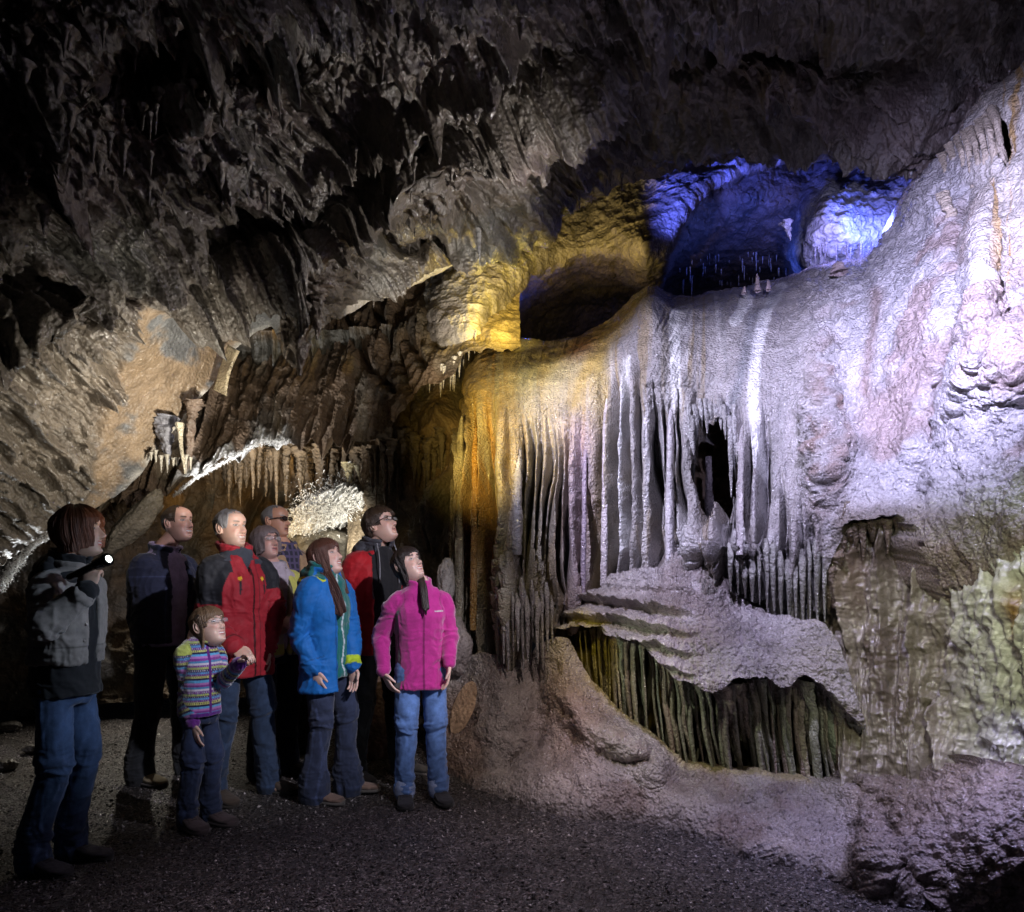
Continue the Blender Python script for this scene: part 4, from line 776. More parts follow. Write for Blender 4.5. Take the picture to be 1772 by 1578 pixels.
# brown stalactites of the rear passage
G8 = ('brown ribbed stalactite of the rear passage above the visitors', 'brown stalactites of the rear passage')
for k in range(26):
    xx = 385+k*10+r.rand()*8; y = 775+10*r.rand(); stal(xx, y, (75 if k % 2 else 35)+35*r.rand(), 0.025+0.03*r.rand(), 6.9+0.5*r.rand(), '%s brown stalactite of the rear passage, %s' % place(xx, 70 if k % 2 else 10, 24, ('above the grey haired man', 'above the man with thick glasses', 'above the woman in blue', 'above the hooded man'), (440, 510, 580)), G8[1], (.20, .14, .08), mat=M_rock)
G9 = ('dark stalactite in the shadow between the rear passage and the cascade', 'dark stalactites left of the cascade')
for k in range(24):
    xx = 640+k*6+r.rand()*6; y = 745+60*r.rand(); ln9 = 30+90*r.rand(); stal(xx, y, ln9, 0.02+0.02*r.rand(), 6.1+0.3*r.rand(), '%s dark stalactite in the shadow left of the cascade, %s' % place(xx, ln9, 70, ('near the hooded man', 'midway', 'beside the cascade'), (690, 740)), G9[1], (.13, .10, .07), mat=M_rock)
stal(604, 808, 38, 0.04, 6.85, 'bright yellow white stalactite above the brilliant crust, left of a pair', None, (.8, .66, .36), mat=M_flow)
stal(618, 812, 48, 0.02, 6.85, 'thin bright stalactite right of the yellow white one', None, (.8, .7, .45), mat=M_flow, lean=12)
# ================================================================ PEOPLE
V3 = lambda *a: np.array(a, dtype=float)
def cr(pts, sub):
    P = np.array(pts, float); n = len(P)
    if n == 2 or sub <= 1: return np.stack([P[0]*(1-t)+P[1]*t for t in np.linspace(0, 1, max(sub, 2))]) if n == 2 else P
    E = np.vstack([2*P[0]-P[1], P, 2*P[-1]-P[-2]]); out = []
    for i in range(n-1):
        a, b, c, d = E[i:i+4]
        for k in range(sub):
            t = k/sub; out.append(0.5*((2*b)+(-a+c)*t+(2*a-5*b+4*c-d)*t*t+(-a+3*b-3*c+d)*t**3))
    out.append(P[-1]); return np.array(out)
class Soup:
    def __init__(s): s.V = []; s.Q = []; s.n = 0
    def add(s, V, Q): s.V.append(np.asarray(V, float).reshape(-1, 3)); s.Q += [tuple(int(i)+s.n for i in q) for q in Q]; s.n += len(s.V[-1])
    def rings(s, R):
        """closed stack of rings (m, seg, 3), capped"""
        R = np.asarray(R); m, k, _ = R.shape; V = np.vstack([R.reshape(-1, 3), R[0].mean(0), R[-1].mean(0)])
        Q = []
        for i in range(m-1):
            for j in range(k): a = i*k+j; b = i*k+(j+1) % k; Q.append((a, b, b+k, a+k))
        for j in range(k): Q.append((m*k, (j+1) % k, j)); Q.append((m*k+1, (m-1)*k+j, (m-1)*k+(j+1) % k))
        s.add(V, Q)
    def tube(s, pts, rad, sub=5, seg=16, ref=(0, 1, 0), caps=True):
        rad = [r if isinstance(r, (tuple, list)) else (r, r) for r in rad]
        P = cr(pts, sub); t = np.linspace(0, len(pts)-1, len(P)); RA = np.interp(t, range(len(rad)), [r[0] for r in rad]); RB = np.interp(t, range(len(rad)), [r[1] for r in rad])
        T = np.gradient(P, axis=0); T /= np.linalg.norm(T, axis=1, keepdims=True)+1e-9; out = []; th = np.linspace(0, 2*math.pi, seg, endpoint=False)
        ref = np.array(ref, float)
        if abs(ref@T[0]) > .9*np.linalg.norm(ref): ref = np.array([1., 0, 0]) if abs(T[0][0]) < .8 else np.array([0, 0, 1.])
        U = []; u = ref
        for tn in T: u = u-tn*(u@tn); u = u/(np.linalg.norm(u)+1e-9); U.append(u)
        def ring(c, tn, a, b):
            u = U[int(np.argmin(((T-tn)**2).sum(1)+1e-3*((P-c)**2).sum(1)))]; u = u-tn*(u@tn); u = u/(np.linalg.norm(u)+1e-9); v = np.cross(tn, u)
            return c+np.outer(np.cos(th)*a, u)+np.outer(np.sin(th)*b, v)
        if caps:
            for q in (0.15, 0.5, 0.8): out.append(ring(P[0]-T[0]*min(RA[0], RB[0])*math.sqrt(1-q*q)*0.9, T[0], RA[0]*q, RB[0]*q))
        for i in range(len(P)): out.append(ring(P[i], T[i], RA[i], RB[i]))
        if caps:
            for q in (0.8, 0.5, 0.15): out.append(ring(P[-1]+T[-1]*min(RA[-1], RB[-1])*math.sqrt(1-q*q)*0.9, T[-1], RA[-1]*q, RB[-1]*q))
        s.rings(out)
    def ell(s, c, r, seg=16):
        th = np.linspace(0, 2*math.pi, seg, endpoint=False); out = []
        for a in np.linspace(-1.45, 1.45, seg//2+2): out.append(st(c[0]+r[0]*math.cos(a)*np.cos(th), c[1]+r[1]*math.cos(a)*np.sin(th), c[2]+r[2]*math.sin(a)+0*th))
        s.rings(out)
    def torso(s, rows, sub=5, seg=40, gap=None, th=0.02, ex=2.3):
        """rows: (z, cx, half width, front, back). gap(z)->(a0,a1) opening angles either side of the front => a shell"""
        R = cr(rows, sub); A = np.linspace(-math.pi, math.pi, seg, endpoint=False)
        def pt(r, a, off=0):
            c, sn = np.cos(a), np.sin(a); f = np.where(c > 0, r[3]-off, r[4]-off); w = r[2]-off
            rr = (np.abs(c)**ex+np.abs(sn)**ex)**(-1/ex)
            return st(r[1]+f*c*rr, w*sn*rr, r[0]+0*a)
        if gap is None:
            s.rings([pt(r, A) for r in R]); return
        V = []; k = seg
        for r in R:
            g0, g1 = gap(r[0]); a = np.linspace(g0, 2*math.pi-g1, k); V.append(np.vstack([pt(r, a), pt(r, a, th)[::-1]]))
        V = np.array(V); m, kk, _ = V.shape; Q = []
        for i in range(m-1):
            for j in range(kk): a = i*kk+j; b = i*kk+(j+1) % kk; Q.append((a, b, b+kk, a+kk))
        for e in (0, m-1):
            for j in range(k-1): Q.append((e*kk+j, e*kk+j+1, e*kk+kk-2-j, e*kk+kk-1-j) if e else (e*kk+kk-1-j, e*kk+kk-2-j, e*kk+j+1, e*kk+j))
        s.add(V, Q)
    def mesh(s, name='tmp'):
        me = bpy.data.meshes.new(name); me.from_pydata(np.vstack(s.V).tolist(), [], s.Q); me.update(); return me
def remesh(soup, vox, smooth=2, name='m'):
    me = soup.mesh(name); o = bpy.data.objects.new('tmp', me); COL.objects.link(o)
    m = o.modifiers.new('r', 'REMESH'); m.mode = 'VOXEL'; m.voxel_size = vox; m.use_smooth_shade = True
    if smooth: k = o.modifiers.new('s', 'SMOOTH'); k.factor = 0.5; k.iterations = smooth
    dg = bpy.context.evaluated_depsgraph_get(); r = bpy.data.meshes.new_from_object(o.evaluated_get(dg)); r.name = name
    bpy.data.objects.remove(o); bpy.data.meshes.remove(me); return r
def co(me): a = np.zeros(len(me.vertices)*3, np.float32); me.vertices.foreach_get('co', a); return a.reshape(-1, 3).astype(float)
def vn(me): a = np.zeros(len(me.vertices)*3, np.float32); me.vertex_normals.foreach_get('vector', a); return a.reshape(-1, 3).astype(float)
def setco(me, V): me.vertices.foreach_set('co', V.astype(np.float32).ravel()); me.update()
def segd(P, a, b):
    d = b-a; t = np.clip(((P-a)@d)/(d@d), 0, 1); return np.linalg.norm(P-a-t[:, None]*d, axis=1), t

# ---- materials of people
def skin_mat():
    m, nt, b = newmat('skin'); a = nd(nt, 'ShaderNodeVertexColor'); a.layer_name = 'tint'; nt.links.new(a.outputs[0], b.inputs['Base Color'])
    b.inputs['Roughness'].default_value = 0.45; b.inputs['Subsurface Weight'].default_value = 0.12; b.inputs['Subsurface Radius'].default_value = (0.012, 0.004, 0.002); b.inputs['Subsurface Scale'].default_value = 1.0
    return m
M_skin = skin_mat()
def cloth_mat(name, rough=0.75, weave=900, bump=0.25, sheen=0.2, spec=0.3, var=0.25):
    m, nt, b = newmat(name); L = nt.links; a = nd(nt, 'ShaderNodeVertexColor'); a.layer_name = 'tint'; tc = nd(nt, 'ShaderNodeTexCoord')
    n = nd(nt, 'ShaderNodeTexNoise', Scale=18.0, Detail=8.0, Roughness=0.7); L.new(tc.outputs['Object'], n.inputs['Vector'])
    mr = nd(nt, 'ShaderNodeMapRange'); mr.inputs[1].default_value = 0.3; mr.inputs[2].default_value = 0.7; mr.inputs[3].default_value = 1-var; mr.inputs[4].default_value = 1+var; L.new(n.outputs[0], mr.inputs[0])
    s = nd(nt, 'ShaderNodeVectorMath', operation='SCALE'); L.new(a.outputs[0], s.inputs[0]); L.new(mr.outputs[0], s.inputs['Scale']); L.new(s.outputs[0], b.inputs['Base Color'])
    w = nd(nt, 'ShaderNodeTexNoise', Scale=float(weave)*0.4, Detail=3.0); L.new(tc.outputs['Object'], w.inputs['Vector'])
    bp = nd(nt, 'ShaderNodeBump', Strength=bump, Distance=0.003); L.new(w.outputs[0], bp.inputs['Height']); L.new(bp.outputs[0], b.inputs['Normal'])
    b.inputs['Roughness'].default_value = rough; b.inputs['Sheen Weight'].default_value = sheen; b.inputs['Specular IOR Level'].default_value = spec
    return m
M_shell = cloth_mat('shell_fabric', 0.68, 700, 0.2, 0.1, 0.3, 0.16); M_fleece = cloth_mat('fleece', 0.9, 500, 0.5, 0.6, 0.2, 0.15); M_denim = cloth_mat('denim', 0.8, 900, 0.35, 0.2, 0.25, 0.35); M_cotton = cloth_mat('cotton', 0.85, 800, 0.2)
def plain(name, col, rough=0.5, metal=0.0, **k):
    m, nt, b = newmat(name); b.inputs['Base Color'].default_value = (*col, 1); b.inputs['Roughness'].default_value = rough; b.inputs['Metallic'].default_value = metal
    for a, v in k.items(): b.inputs[a.replace('_', ' ')].default_value = v
    return m
M_frame = plain('glasses_frame', (0.012, 0.011, 0.012), 0.25); M_steel = plain('thin_metal', (0.45, 0.42, 0.4), 0.3, 1.0)
M_lens = plain('lens', (0.9, 0.92, 0.95), 0.02, Alpha=0.18); M_dark = plain('dark_lens', (0.02, 0.02, 0.025), 0.08, Alpha=0.8)
M_white = plain('eye_white', (0.50, 0.47, 0.45), 0.15); M_iris = plain('eye_iris', (0.04, 0.05, 0.06), 0.08); M_lash = plain('lash', (0.02, 0.015, 0.012), 0.6); M_teeth = plain('teeth', (0.8, 0.77, 0.7), 0.25)
def hair_mat(name, col):
    m, nt, b = newmat(name); L = nt.links; uv = nd(nt, 'ShaderNodeAttribute'); uv.attribute_name = 'strand'; 
    mp = nd(nt, 'ShaderNodeCombineXYZ'); L.new(uv.outputs['Fac'], mp.inputs[0])
    n = nd(nt, 'ShaderNodeTexNoise', Scale=1.0, Detail=4.0, Roughness=0.8); n.noise_dimensions = '1D'; L.new(uv.outputs['Fac'], n.inputs['W'])
    cr_ = nd(nt, 'ShaderNodeValToRGB'); L.new(n.outputs[0], cr_.inputs[0]); e = cr_.color_ramp.elements; e[0].position = 0.32; e[1].position = 0.7
    e[0].color = (*[c*0.45 for c in col], 1); e[1].color = (*[min(1, c*1.6) for c in col], 1); L.new(cr_.outputs[0], b.inputs['Base Color'])
    bp = nd(nt, 'ShaderNodeBump', Strength=0.7, Distance=0.004); L.new(n.outputs[0], bp.inputs['Height']); L.new(bp.outputs[0], b.inputs['Normal'])
    b.inputs['Roughness'].default_value = 0.42; b.inputs['Anisotropic'].default_value = 0.4
    return m

# ---- the head, in its own frame: x forward, y left, z up, origin between the ears
HZ = [-.122, -.117, -.110, -.100, -.085, -.060, -.040, -.020, 0, .020, .040, .060, .080, .098, .110, .118]
HF = [.030, .060, .076, .085, .084, .086, .088, .088, .086, .085, .093, .094, .086, .066, .042, .006]
HB = [-.03, -.012, .0, .012, .030, .062, .078, .090, .097, .101, .102, .100, .088, .064, .040, .006]
HW = [.018, .028, .036, .044, .053, .062, .067, .070, .072, .074, .076, .075, .066, .050, .032, .006]
def hsurf(th, z, thick=0.0):
    f = np.interp(z, HZ, HF)+thick; b = np.interp(z, HZ, HB)+thick; w = np.interp(z, HZ, HW)+thick
    c, s = np.cos(th), np.sin(th); e = 2.25; rr = (np.abs(c)**e+np.abs(s)**e)**(-1/e)
    return st(np.where(c > 0, f, b)*c*rr, w*s*rr, z+0*th)
def headmesh(opt):
    zs = np.interp(np.linspace(0, 1, 110), np.linspace(0, 1, 110), np.linspace(-.122, .118, 110)); th = np.linspace(-math.pi, math.pi, 120, endpoint=False)
    T, Z = np.meshgrid(th, zs); P = hsurf(T, Z); y = P[..., 1]; z = P[..., 2]; fr = sstep(0.0, 0.5, np.cos(T))
    G = lambda cy, cz, sy, sz: np.exp(-((np.abs(y)-cy)/sy)**2-((z-cz)/sz)**2)
    G1_ = lambda cz, sy, sz: np.exp(-(y/sy)**2-((z-cz)/sz)**2)
    nz = np.interp(z, [-.046, -.040, -.034, -.026, -.012, .006, .024, .034], [0, .014, .026, .030, .021, .012, .004, 0])*opt.get('nose', 1)
    ns = np.interp(z, [-.045, -.028, 0, .03], [.013, .012, .0085, .009]); dx = nz*np.exp(-(y/ns)**2)
    dx = dx+.011*G(.0135, -.034, .007, .008)-.013*G(.031, .012, .017, .011)+.006*G(.031, .011, .012, .008)+.004*G(.03, .034, .02, .007)
    sm = opt.get('smile', 0.5); mz = -.062+sm*7*y*y
    dx = dx+.006*np.exp(-(y/.022)**2-((z-mz-.006)/.005)**2)+.007*np.exp(-(y/.019)**2-((z-mz+.007)/.0055)**2)-.006*np.exp(-(y/.024)**2-((z-mz)/.0022)**2)
    dx = dx+.005*G(.040, -.018, .017, .016)*(0.6+sm)-.003*sm*G(.034, -.045, .006, .018)+.007*G1_(-.101, .018, .012)-.004*G1_(-.082, .02, .006)+.006*G(.05, -.075, .02, .025)*opt.get('jowl', 0.3)
    P[..., 0] += dx*fr
    return P
def build_head(S, M, sc, opt):
    P = headmesh(opt); P = (P*sc)@M[:3, :3].T+M[:3, 3]; S.rings(P)
    for sd in (1, -1):     # ears
        a = np.linspace(0, 2*math.pi, 14, endpoint=False)
        def eh(p): return (np.array(p)*sc)@M[:3, :3].T+M[:3, 3]
        ring = [eh((-.012+.015*math.cos(t)-.004*math.sin(t), sd*(.078+.004*math.cos(t)*-1+.004), .002+.031*math.sin(t))) for t in a]
        S.tube([*ring, ring[0]], [.0045*sc]*15, sub=2, seg=6, caps=False)
        S.tube([eh((-.006, sd*.070, .022)), eh((-.010, sd*.077, .004)), eh((-.002, sd*.073, -.022))], [(.006*sc, .014*sc), (.006*sc, .015*sc), (.007*sc, .010*sc)], sub=4, seg=10, ref=(1, 0, 0))
def skin_colors(me, M, sc, opt):
    V = co(me); h = ((V-M[:3, 3])@M[:3, :3])/sc; x, y, z = h[:, 0], h[:, 1], h[:, 2]
    base = np.array(opt.get('skin', (.55, .34, .25))); C = np.tile(base, (len(V), 1))*(1+0.10*fbm(V*40, 3, 3))[:, None]
    on = (np.abs(z) < .14) & (x > 0.02) & (np.abs(y) < .08)
    def mixc(c, w): nonlocal C; w = np.clip(w*on, 0, 1)[:, None]; C = C*(1-w)+np.array(c)*w
    mixc((.60, .27, .20), .55*np.exp(-((np.abs(y)-.042)/.016)**2-((z+.022)/.016)**2)); mixc((.58, .27, .2), .5*np.exp(-(y/.012)**2-((z+.028)/.01)**2))
    sm = opt.get('smile', .5); mz = -.062+sm*7*y*y
    mixc((.42, .13, .12) if opt.get('f') else (.42, .19, .15), .9*sstep(.027, .021, np.abs(y))*sstep(.0125, .009, np.abs(z-mz)))
    mixc((.75, .72, .68) if opt.get('teeth') else (.10, .04, .035), sstep(.023, .017, np.abs(y))*sstep(.0040, .0022, np.abs(z-mz)))
    mixc((.15, .07, .055), .85*np.exp(-((np.abs(y)-.031)/.017)**2-((z-.012)/.009)**2))  # shade of the eye sockets put into the skin colour
    bz = .032+.1*(np.abs(y)-.03); mixc(opt.get('brow', (.10, .06, .04)), .95*sstep(.0055, .003, np.abs(z-bz-.0015))*sstep(.012, .016, np.abs(y))*sstep(.052, .044, np.abs(y)))
    mixc((.25, .11, .09), .8*sstep(.004, .002, np.hypot(np.abs(y)-.008, (z+.041)*1.2)))
    if opt.get('stubble'): mixc((.33, .25, .21), .35*sstep(-.045, -.07, z))
    setcol(me, C)
def eyes(root, M, sc, opt):
    for sd in (1, -1):
        V = []; Q = []; mi = []; n = 20; rows = 9
        cy, cz = sd*.031, .0115
        for i in range(rows):
            for j in range(n):
                q = i/(rows-1)*1.0; a = 2*math.pi*j/n; yy = cy+.0150*q*math.cos(a); zz = cz+(.0062 if math.sin(a) > 0 else .0048)*q*math.sin(a)*abs(math.sin(a))**0.15
                xx = hsurf(np.array([math.asin(max(-1, min(1, yy/.075)))]), np.array([zz]))[0, 0]-.0065+.0045*(1-q*q)+.0015
                V.append((xx, yy, zz))
        V = np.array(V)@np.eye(3)*sc; V = V@M[:3, :3].T+M[:3, 3]
        idx = []
        for i in range(rows-1):
            for j in range(n):
                Q.append((i*n+j, i*n+(j+1) % n, (i+1)*n+(j+1) % n, (i+1)*n+j)); up = math.sin(2*math.pi*(j+.5)/n) > 0.1
                gx = opt.get('gaze', .2)*1.0; cyy = V
                q = (i+.5)/(rows-1); mi.append(1 if q < .50 else (2 if (i >= rows-3 and up) else 0))
        me = bpy.data.meshes.new('eye'); me.from_pydata(V.tolist(), [], Q); 
        for m in (M_white, M_iris, M_lash): me.materials.append(m)
        me.polygons.foreach_set('material_index', mi); o = link('eye', me, None, root)
def glasses(root, M, sc, thick=.0022, mat=None, lens=None, w=.024, h=.015):
    mat = mat or M_frame; S = Soup(); LS = []; tr = lambda p: (np.array(p)*sc)@M[:3, :3].T+M[:3, 3]
    for sd in (1, -1):
        ring = []; L = Soup(); LS.append(L)
        for t in np.linspace(0, 2*math.pi, 16, endpoint=False):
            c, s_ = math.cos(t), math.sin(t); r = (abs(c)**3.2+abs(s_)**3.2)**(-1/3.2); yy = sd*.033+w*c*r; ring.append(tr((.104-.10*abs(yy)**1.2*0.9-0.0, yy, .010+h*s_*r)))
        S.tube([*ring, ring[0]], [thick*sc]*17, sub=2, seg=6, caps=False)
        c = np.mean(ring, 0); L.add(np.vstack([ring, c]), [(i, (i+1) % 16, 16) for i in range(16)])
        S.tube([tr((.096, sd*.056, .016)), tr((.080, sd*.074, .016)), tr((.03, sd*.080, .014)), tr((-.015, sd*.080, .010))], [thick*1.3*sc]*4, seg=6)
    S.tube([tr((.104, -.010, .014)), tr((.107, 0, .016)), tr((.104, .010, .014))], [thick*sc]*3, seg=6)
    g = link('glasses', S.mesh('glasses'), mat, root); [link('lens', L.mesh('lens'), lens or M_lens, g) for L in LS]
def hand(S, w, dr, nrm, side, curl=0.5, sc=1.0, spread=0.0, curls=None, thumb=None):
    """w wrist, dr pointing direction, nrm palm normal (the way the palm faces), side +1 if thumb lies along nrm x dr"""
    dr = dr/np.linalg.norm(dr); nrm = nrm-dr*(nrm@dr); nrm /= np.linalg.norm(nrm); ac = np.cross(nrm, dr)*side
    k = sc
    S.tube([w-dr*.03*k, w, w+dr*.03*k, w+dr*.062*k, w+dr*.088*k], [(.024*k, .019*k), (.026*k, .018*k), (.036*k, .0165*k), (.042*k, .0145*k), (.038*k, .011*k)], ref=ac, seg=14)
    L = [(.030, .92), (.011, 1.0), (-.010, .95), (-.029, .76)]
    for i, (off, ln) in enumerate(L):
        cu = (curls[i] if curls else curl*(0.9+0.12*i)); p = w+dr*.086*k+ac*off*k; a = 0.15*cu; d = dr*math.cos(a)+nrm*math.sin(a)+ac*off*spread; pts = [p-dr*.02*k, p]
        for seg_, l in enumerate((.042, .026, .022)):
            a += cu*(0.75, 0.95, 0.6)[seg_]; d = dr*math.cos(a)+nrm*math.sin(a)+ac*off*(spread*8); pts.append(pts[-1]+d*l*ln*k)
        S.tube(pts, [.0088*k, .0092*k, .0086*k, .0076*k, .0062*k], sub=4, seg=10, ref=ac)
    t0 = w+dr*.018*k+ac*.026*k; tc = thumb if thumb is not None else .35+.5*curl
    d1 = dr*.75+ac*.55+nrm*.35*tc; d2 = dr*.85+ac*(.35-.5*tc)+nrm*.7*tc
    S.tube([t0, t0+d1*.036*k, t0+d1*.036*k+d2*.030*k, t0+d1*.036*k+d2*.055*k], [.0135*k, .0115*k, .010*k, .0075*k], sub=4, seg=10, ref=nrm)

def hair(root, M, sc, mat, limit, thick, rows=60, name='hair', drop=None, fe=0.0, zs0=.117, seed=0, rough=.003, extra=None, n=420):
    """limit(theta)-> lowest z of the hair there, thick(theta,z) -> stand off from the skull"""
    th = np.linspace(-math.pi, math.pi, n); zl = np.array([limit(t) for t in th]); zl = zl+(.006+fe*.02)*noise(st(th*9, th*0, th*0+seed), 3)+fe*.02*noise(st(th*40, th*0, th*0+seed), 3)
    t = np.linspace(0, 1, rows)[:, None]; Z = zs0*(1-t**0.9)+zl[None]*t**0.9; T = th[None]+0*Z
    T = T+0.05*noise(st(T*3, Z*9, Z*0+seed), 4)*(t > .2)*(1 if not fe else 2)
    Zc = np.maximum(Z, -.058); tk = thick(T, Z)
    if fe: tk = tk*(1-sstep(1-fe, 1.0, t+0*Z))-.0012*sstep(.9, 1, t); rough = rough*(1-.7*sstep(1-fe, 1.0, t+0*Z)); zl = zl
    P = hsurf(T, np.minimum(Zc, .1165), 0); rad = st(np.cos(T), np.sin(T), 0*T)
    up = sstep(.06, .118, Z)
    ridge = rough*.55*(noise(st(T*40, Z*8, Z*0+seed), 5)+0.7*noise(st(T*75, Z*10, Z*0), 6))+rough*1.3*noise(st(T*5, Z*14, Z*0+seed), 7)
    P = P+rad*((tk+ridge)*(1-up*0.75))[..., None]; P[..., 2] = Z+up*(tk+ridge)
    if drop is not None: P = drop(P, T, Z)
    edge = P[-1:]*1.0; cen = hsurf(T[-1:], np.maximum(Zc[-1:], -.058), -.004); cen[..., 2] = Z[-1:]+.004
    if drop is not None: cen = drop(cen, T[-1:], Z[-1:])
    inn = P[-1:]*.75+cen*.25
    A = np.vstack([P, inn, cen]); S = (A*sc)@M[:3, :3].T+M[:3, 3]
    if extra is not None: S = extra(S, np.vstack([Z, Z[-1:], Z[-1:]]))
    me = npmesh(name, S.reshape(-1, 3), gridq(A.shape[0], n)); setfl(me, np.vstack([T*90+6*Z, T[-1:]*90, T[-1:]*90]).ravel(), 'strand')
    return link(name, me, mat, root)

def shoe(root, ank, toe, ln, col, sole=(.02, .02, .02), wd=.048, mat=None, h=.10, fl=0.0):
    """ankle position on the ground plan, toe direction"""
    toe = np.array([toe[0], toe[1], 0.]); toe /= np.linalg.norm(toe); lat = np.array([-toe[1], toe[0], 0]); base = np.array([ank[0], ank[1], fl]); base = base-toe*.065*ln/.28
    rows = [(0.0, .55, .62), (.03, .78, .80), (.12, .86, 1.0), (.28, .88, .98), (.42, .92, .80), (.58, 1.0, .60), (.74, 1.04, .50), (.88, .92, .42), (.96, .66, .33), (1.0, .35, .24)]
    R = cr([(a, b, c) for a, b, c in rows], 4); th = np.linspace(0, 2*math.pi, 24, endpoint=False)
    def ringz(fn, lo): 
        out = []
        for a, b, c in R:
            cs, sn = np.cos(th), np.sin(th); e = 2.6; rr = (np.abs(cs)**e+np.abs(sn)**e)**(-1/e); z0, z1, w = fn(a, b, c)
            out.append(base+np.outer(0*th+a*ln, toe)+np.outer(cs*rr*w, lat)+np.outer((z0+z1)/2+(z1-z0)/2*sn*rr, [0, 0, 1]))
        return out
    S = Soup(); S.rings(ringz(lambda a, b, c: (.012, h*c*(1 if c < .9 else 1), wd*b*(1-0.0*c)), 0)); me = remesh(S, .004, 3, 'shoe'); V = co(me); N = vn(me)
    x = (V-base)@toe/ln; y = (V-base)@lat; la = ((np.abs(x-.40) < .17) & (np.abs(y) < .017) & (N[:, 2] > .3)); V = V+N*(0.0015*fbm(V*60, 2, 3)+.002*la*(np.sin(x*ln*420) > 0.2))[:, None]; setco(me, V)
    C = np.tile(np.array(col, float), (len(V), 1)); C = np.where((la & (np.sin(x*ln*420) > 0.2))[:, None], np.array(col)*.35, C); C = np.where((np.abs(x-.86) > .0)[:, None] & (x > .8)[:, None] & (V[:, 2:3] < fl+.035), np.array(col)*.6, C)
    C = np.where((np.abs(np.abs(y)-.62*wd) < .004)[:, None] & (x > .2)[:, None] & (x < .62)[:, None], np.array(col)*.55, C); setcol(me, C)
    o = link('shoe', me, mat or M_cotton, root)
    S = Soup(); S.rings(ringz(lambda a, b, c: (-.004, .024, wd*b*1.07), 0)); me = S.mesh('sole'); setcol(me, np.tile(sole, (len(me.vertices), 1))); link('sole', me, M_cotton, o)

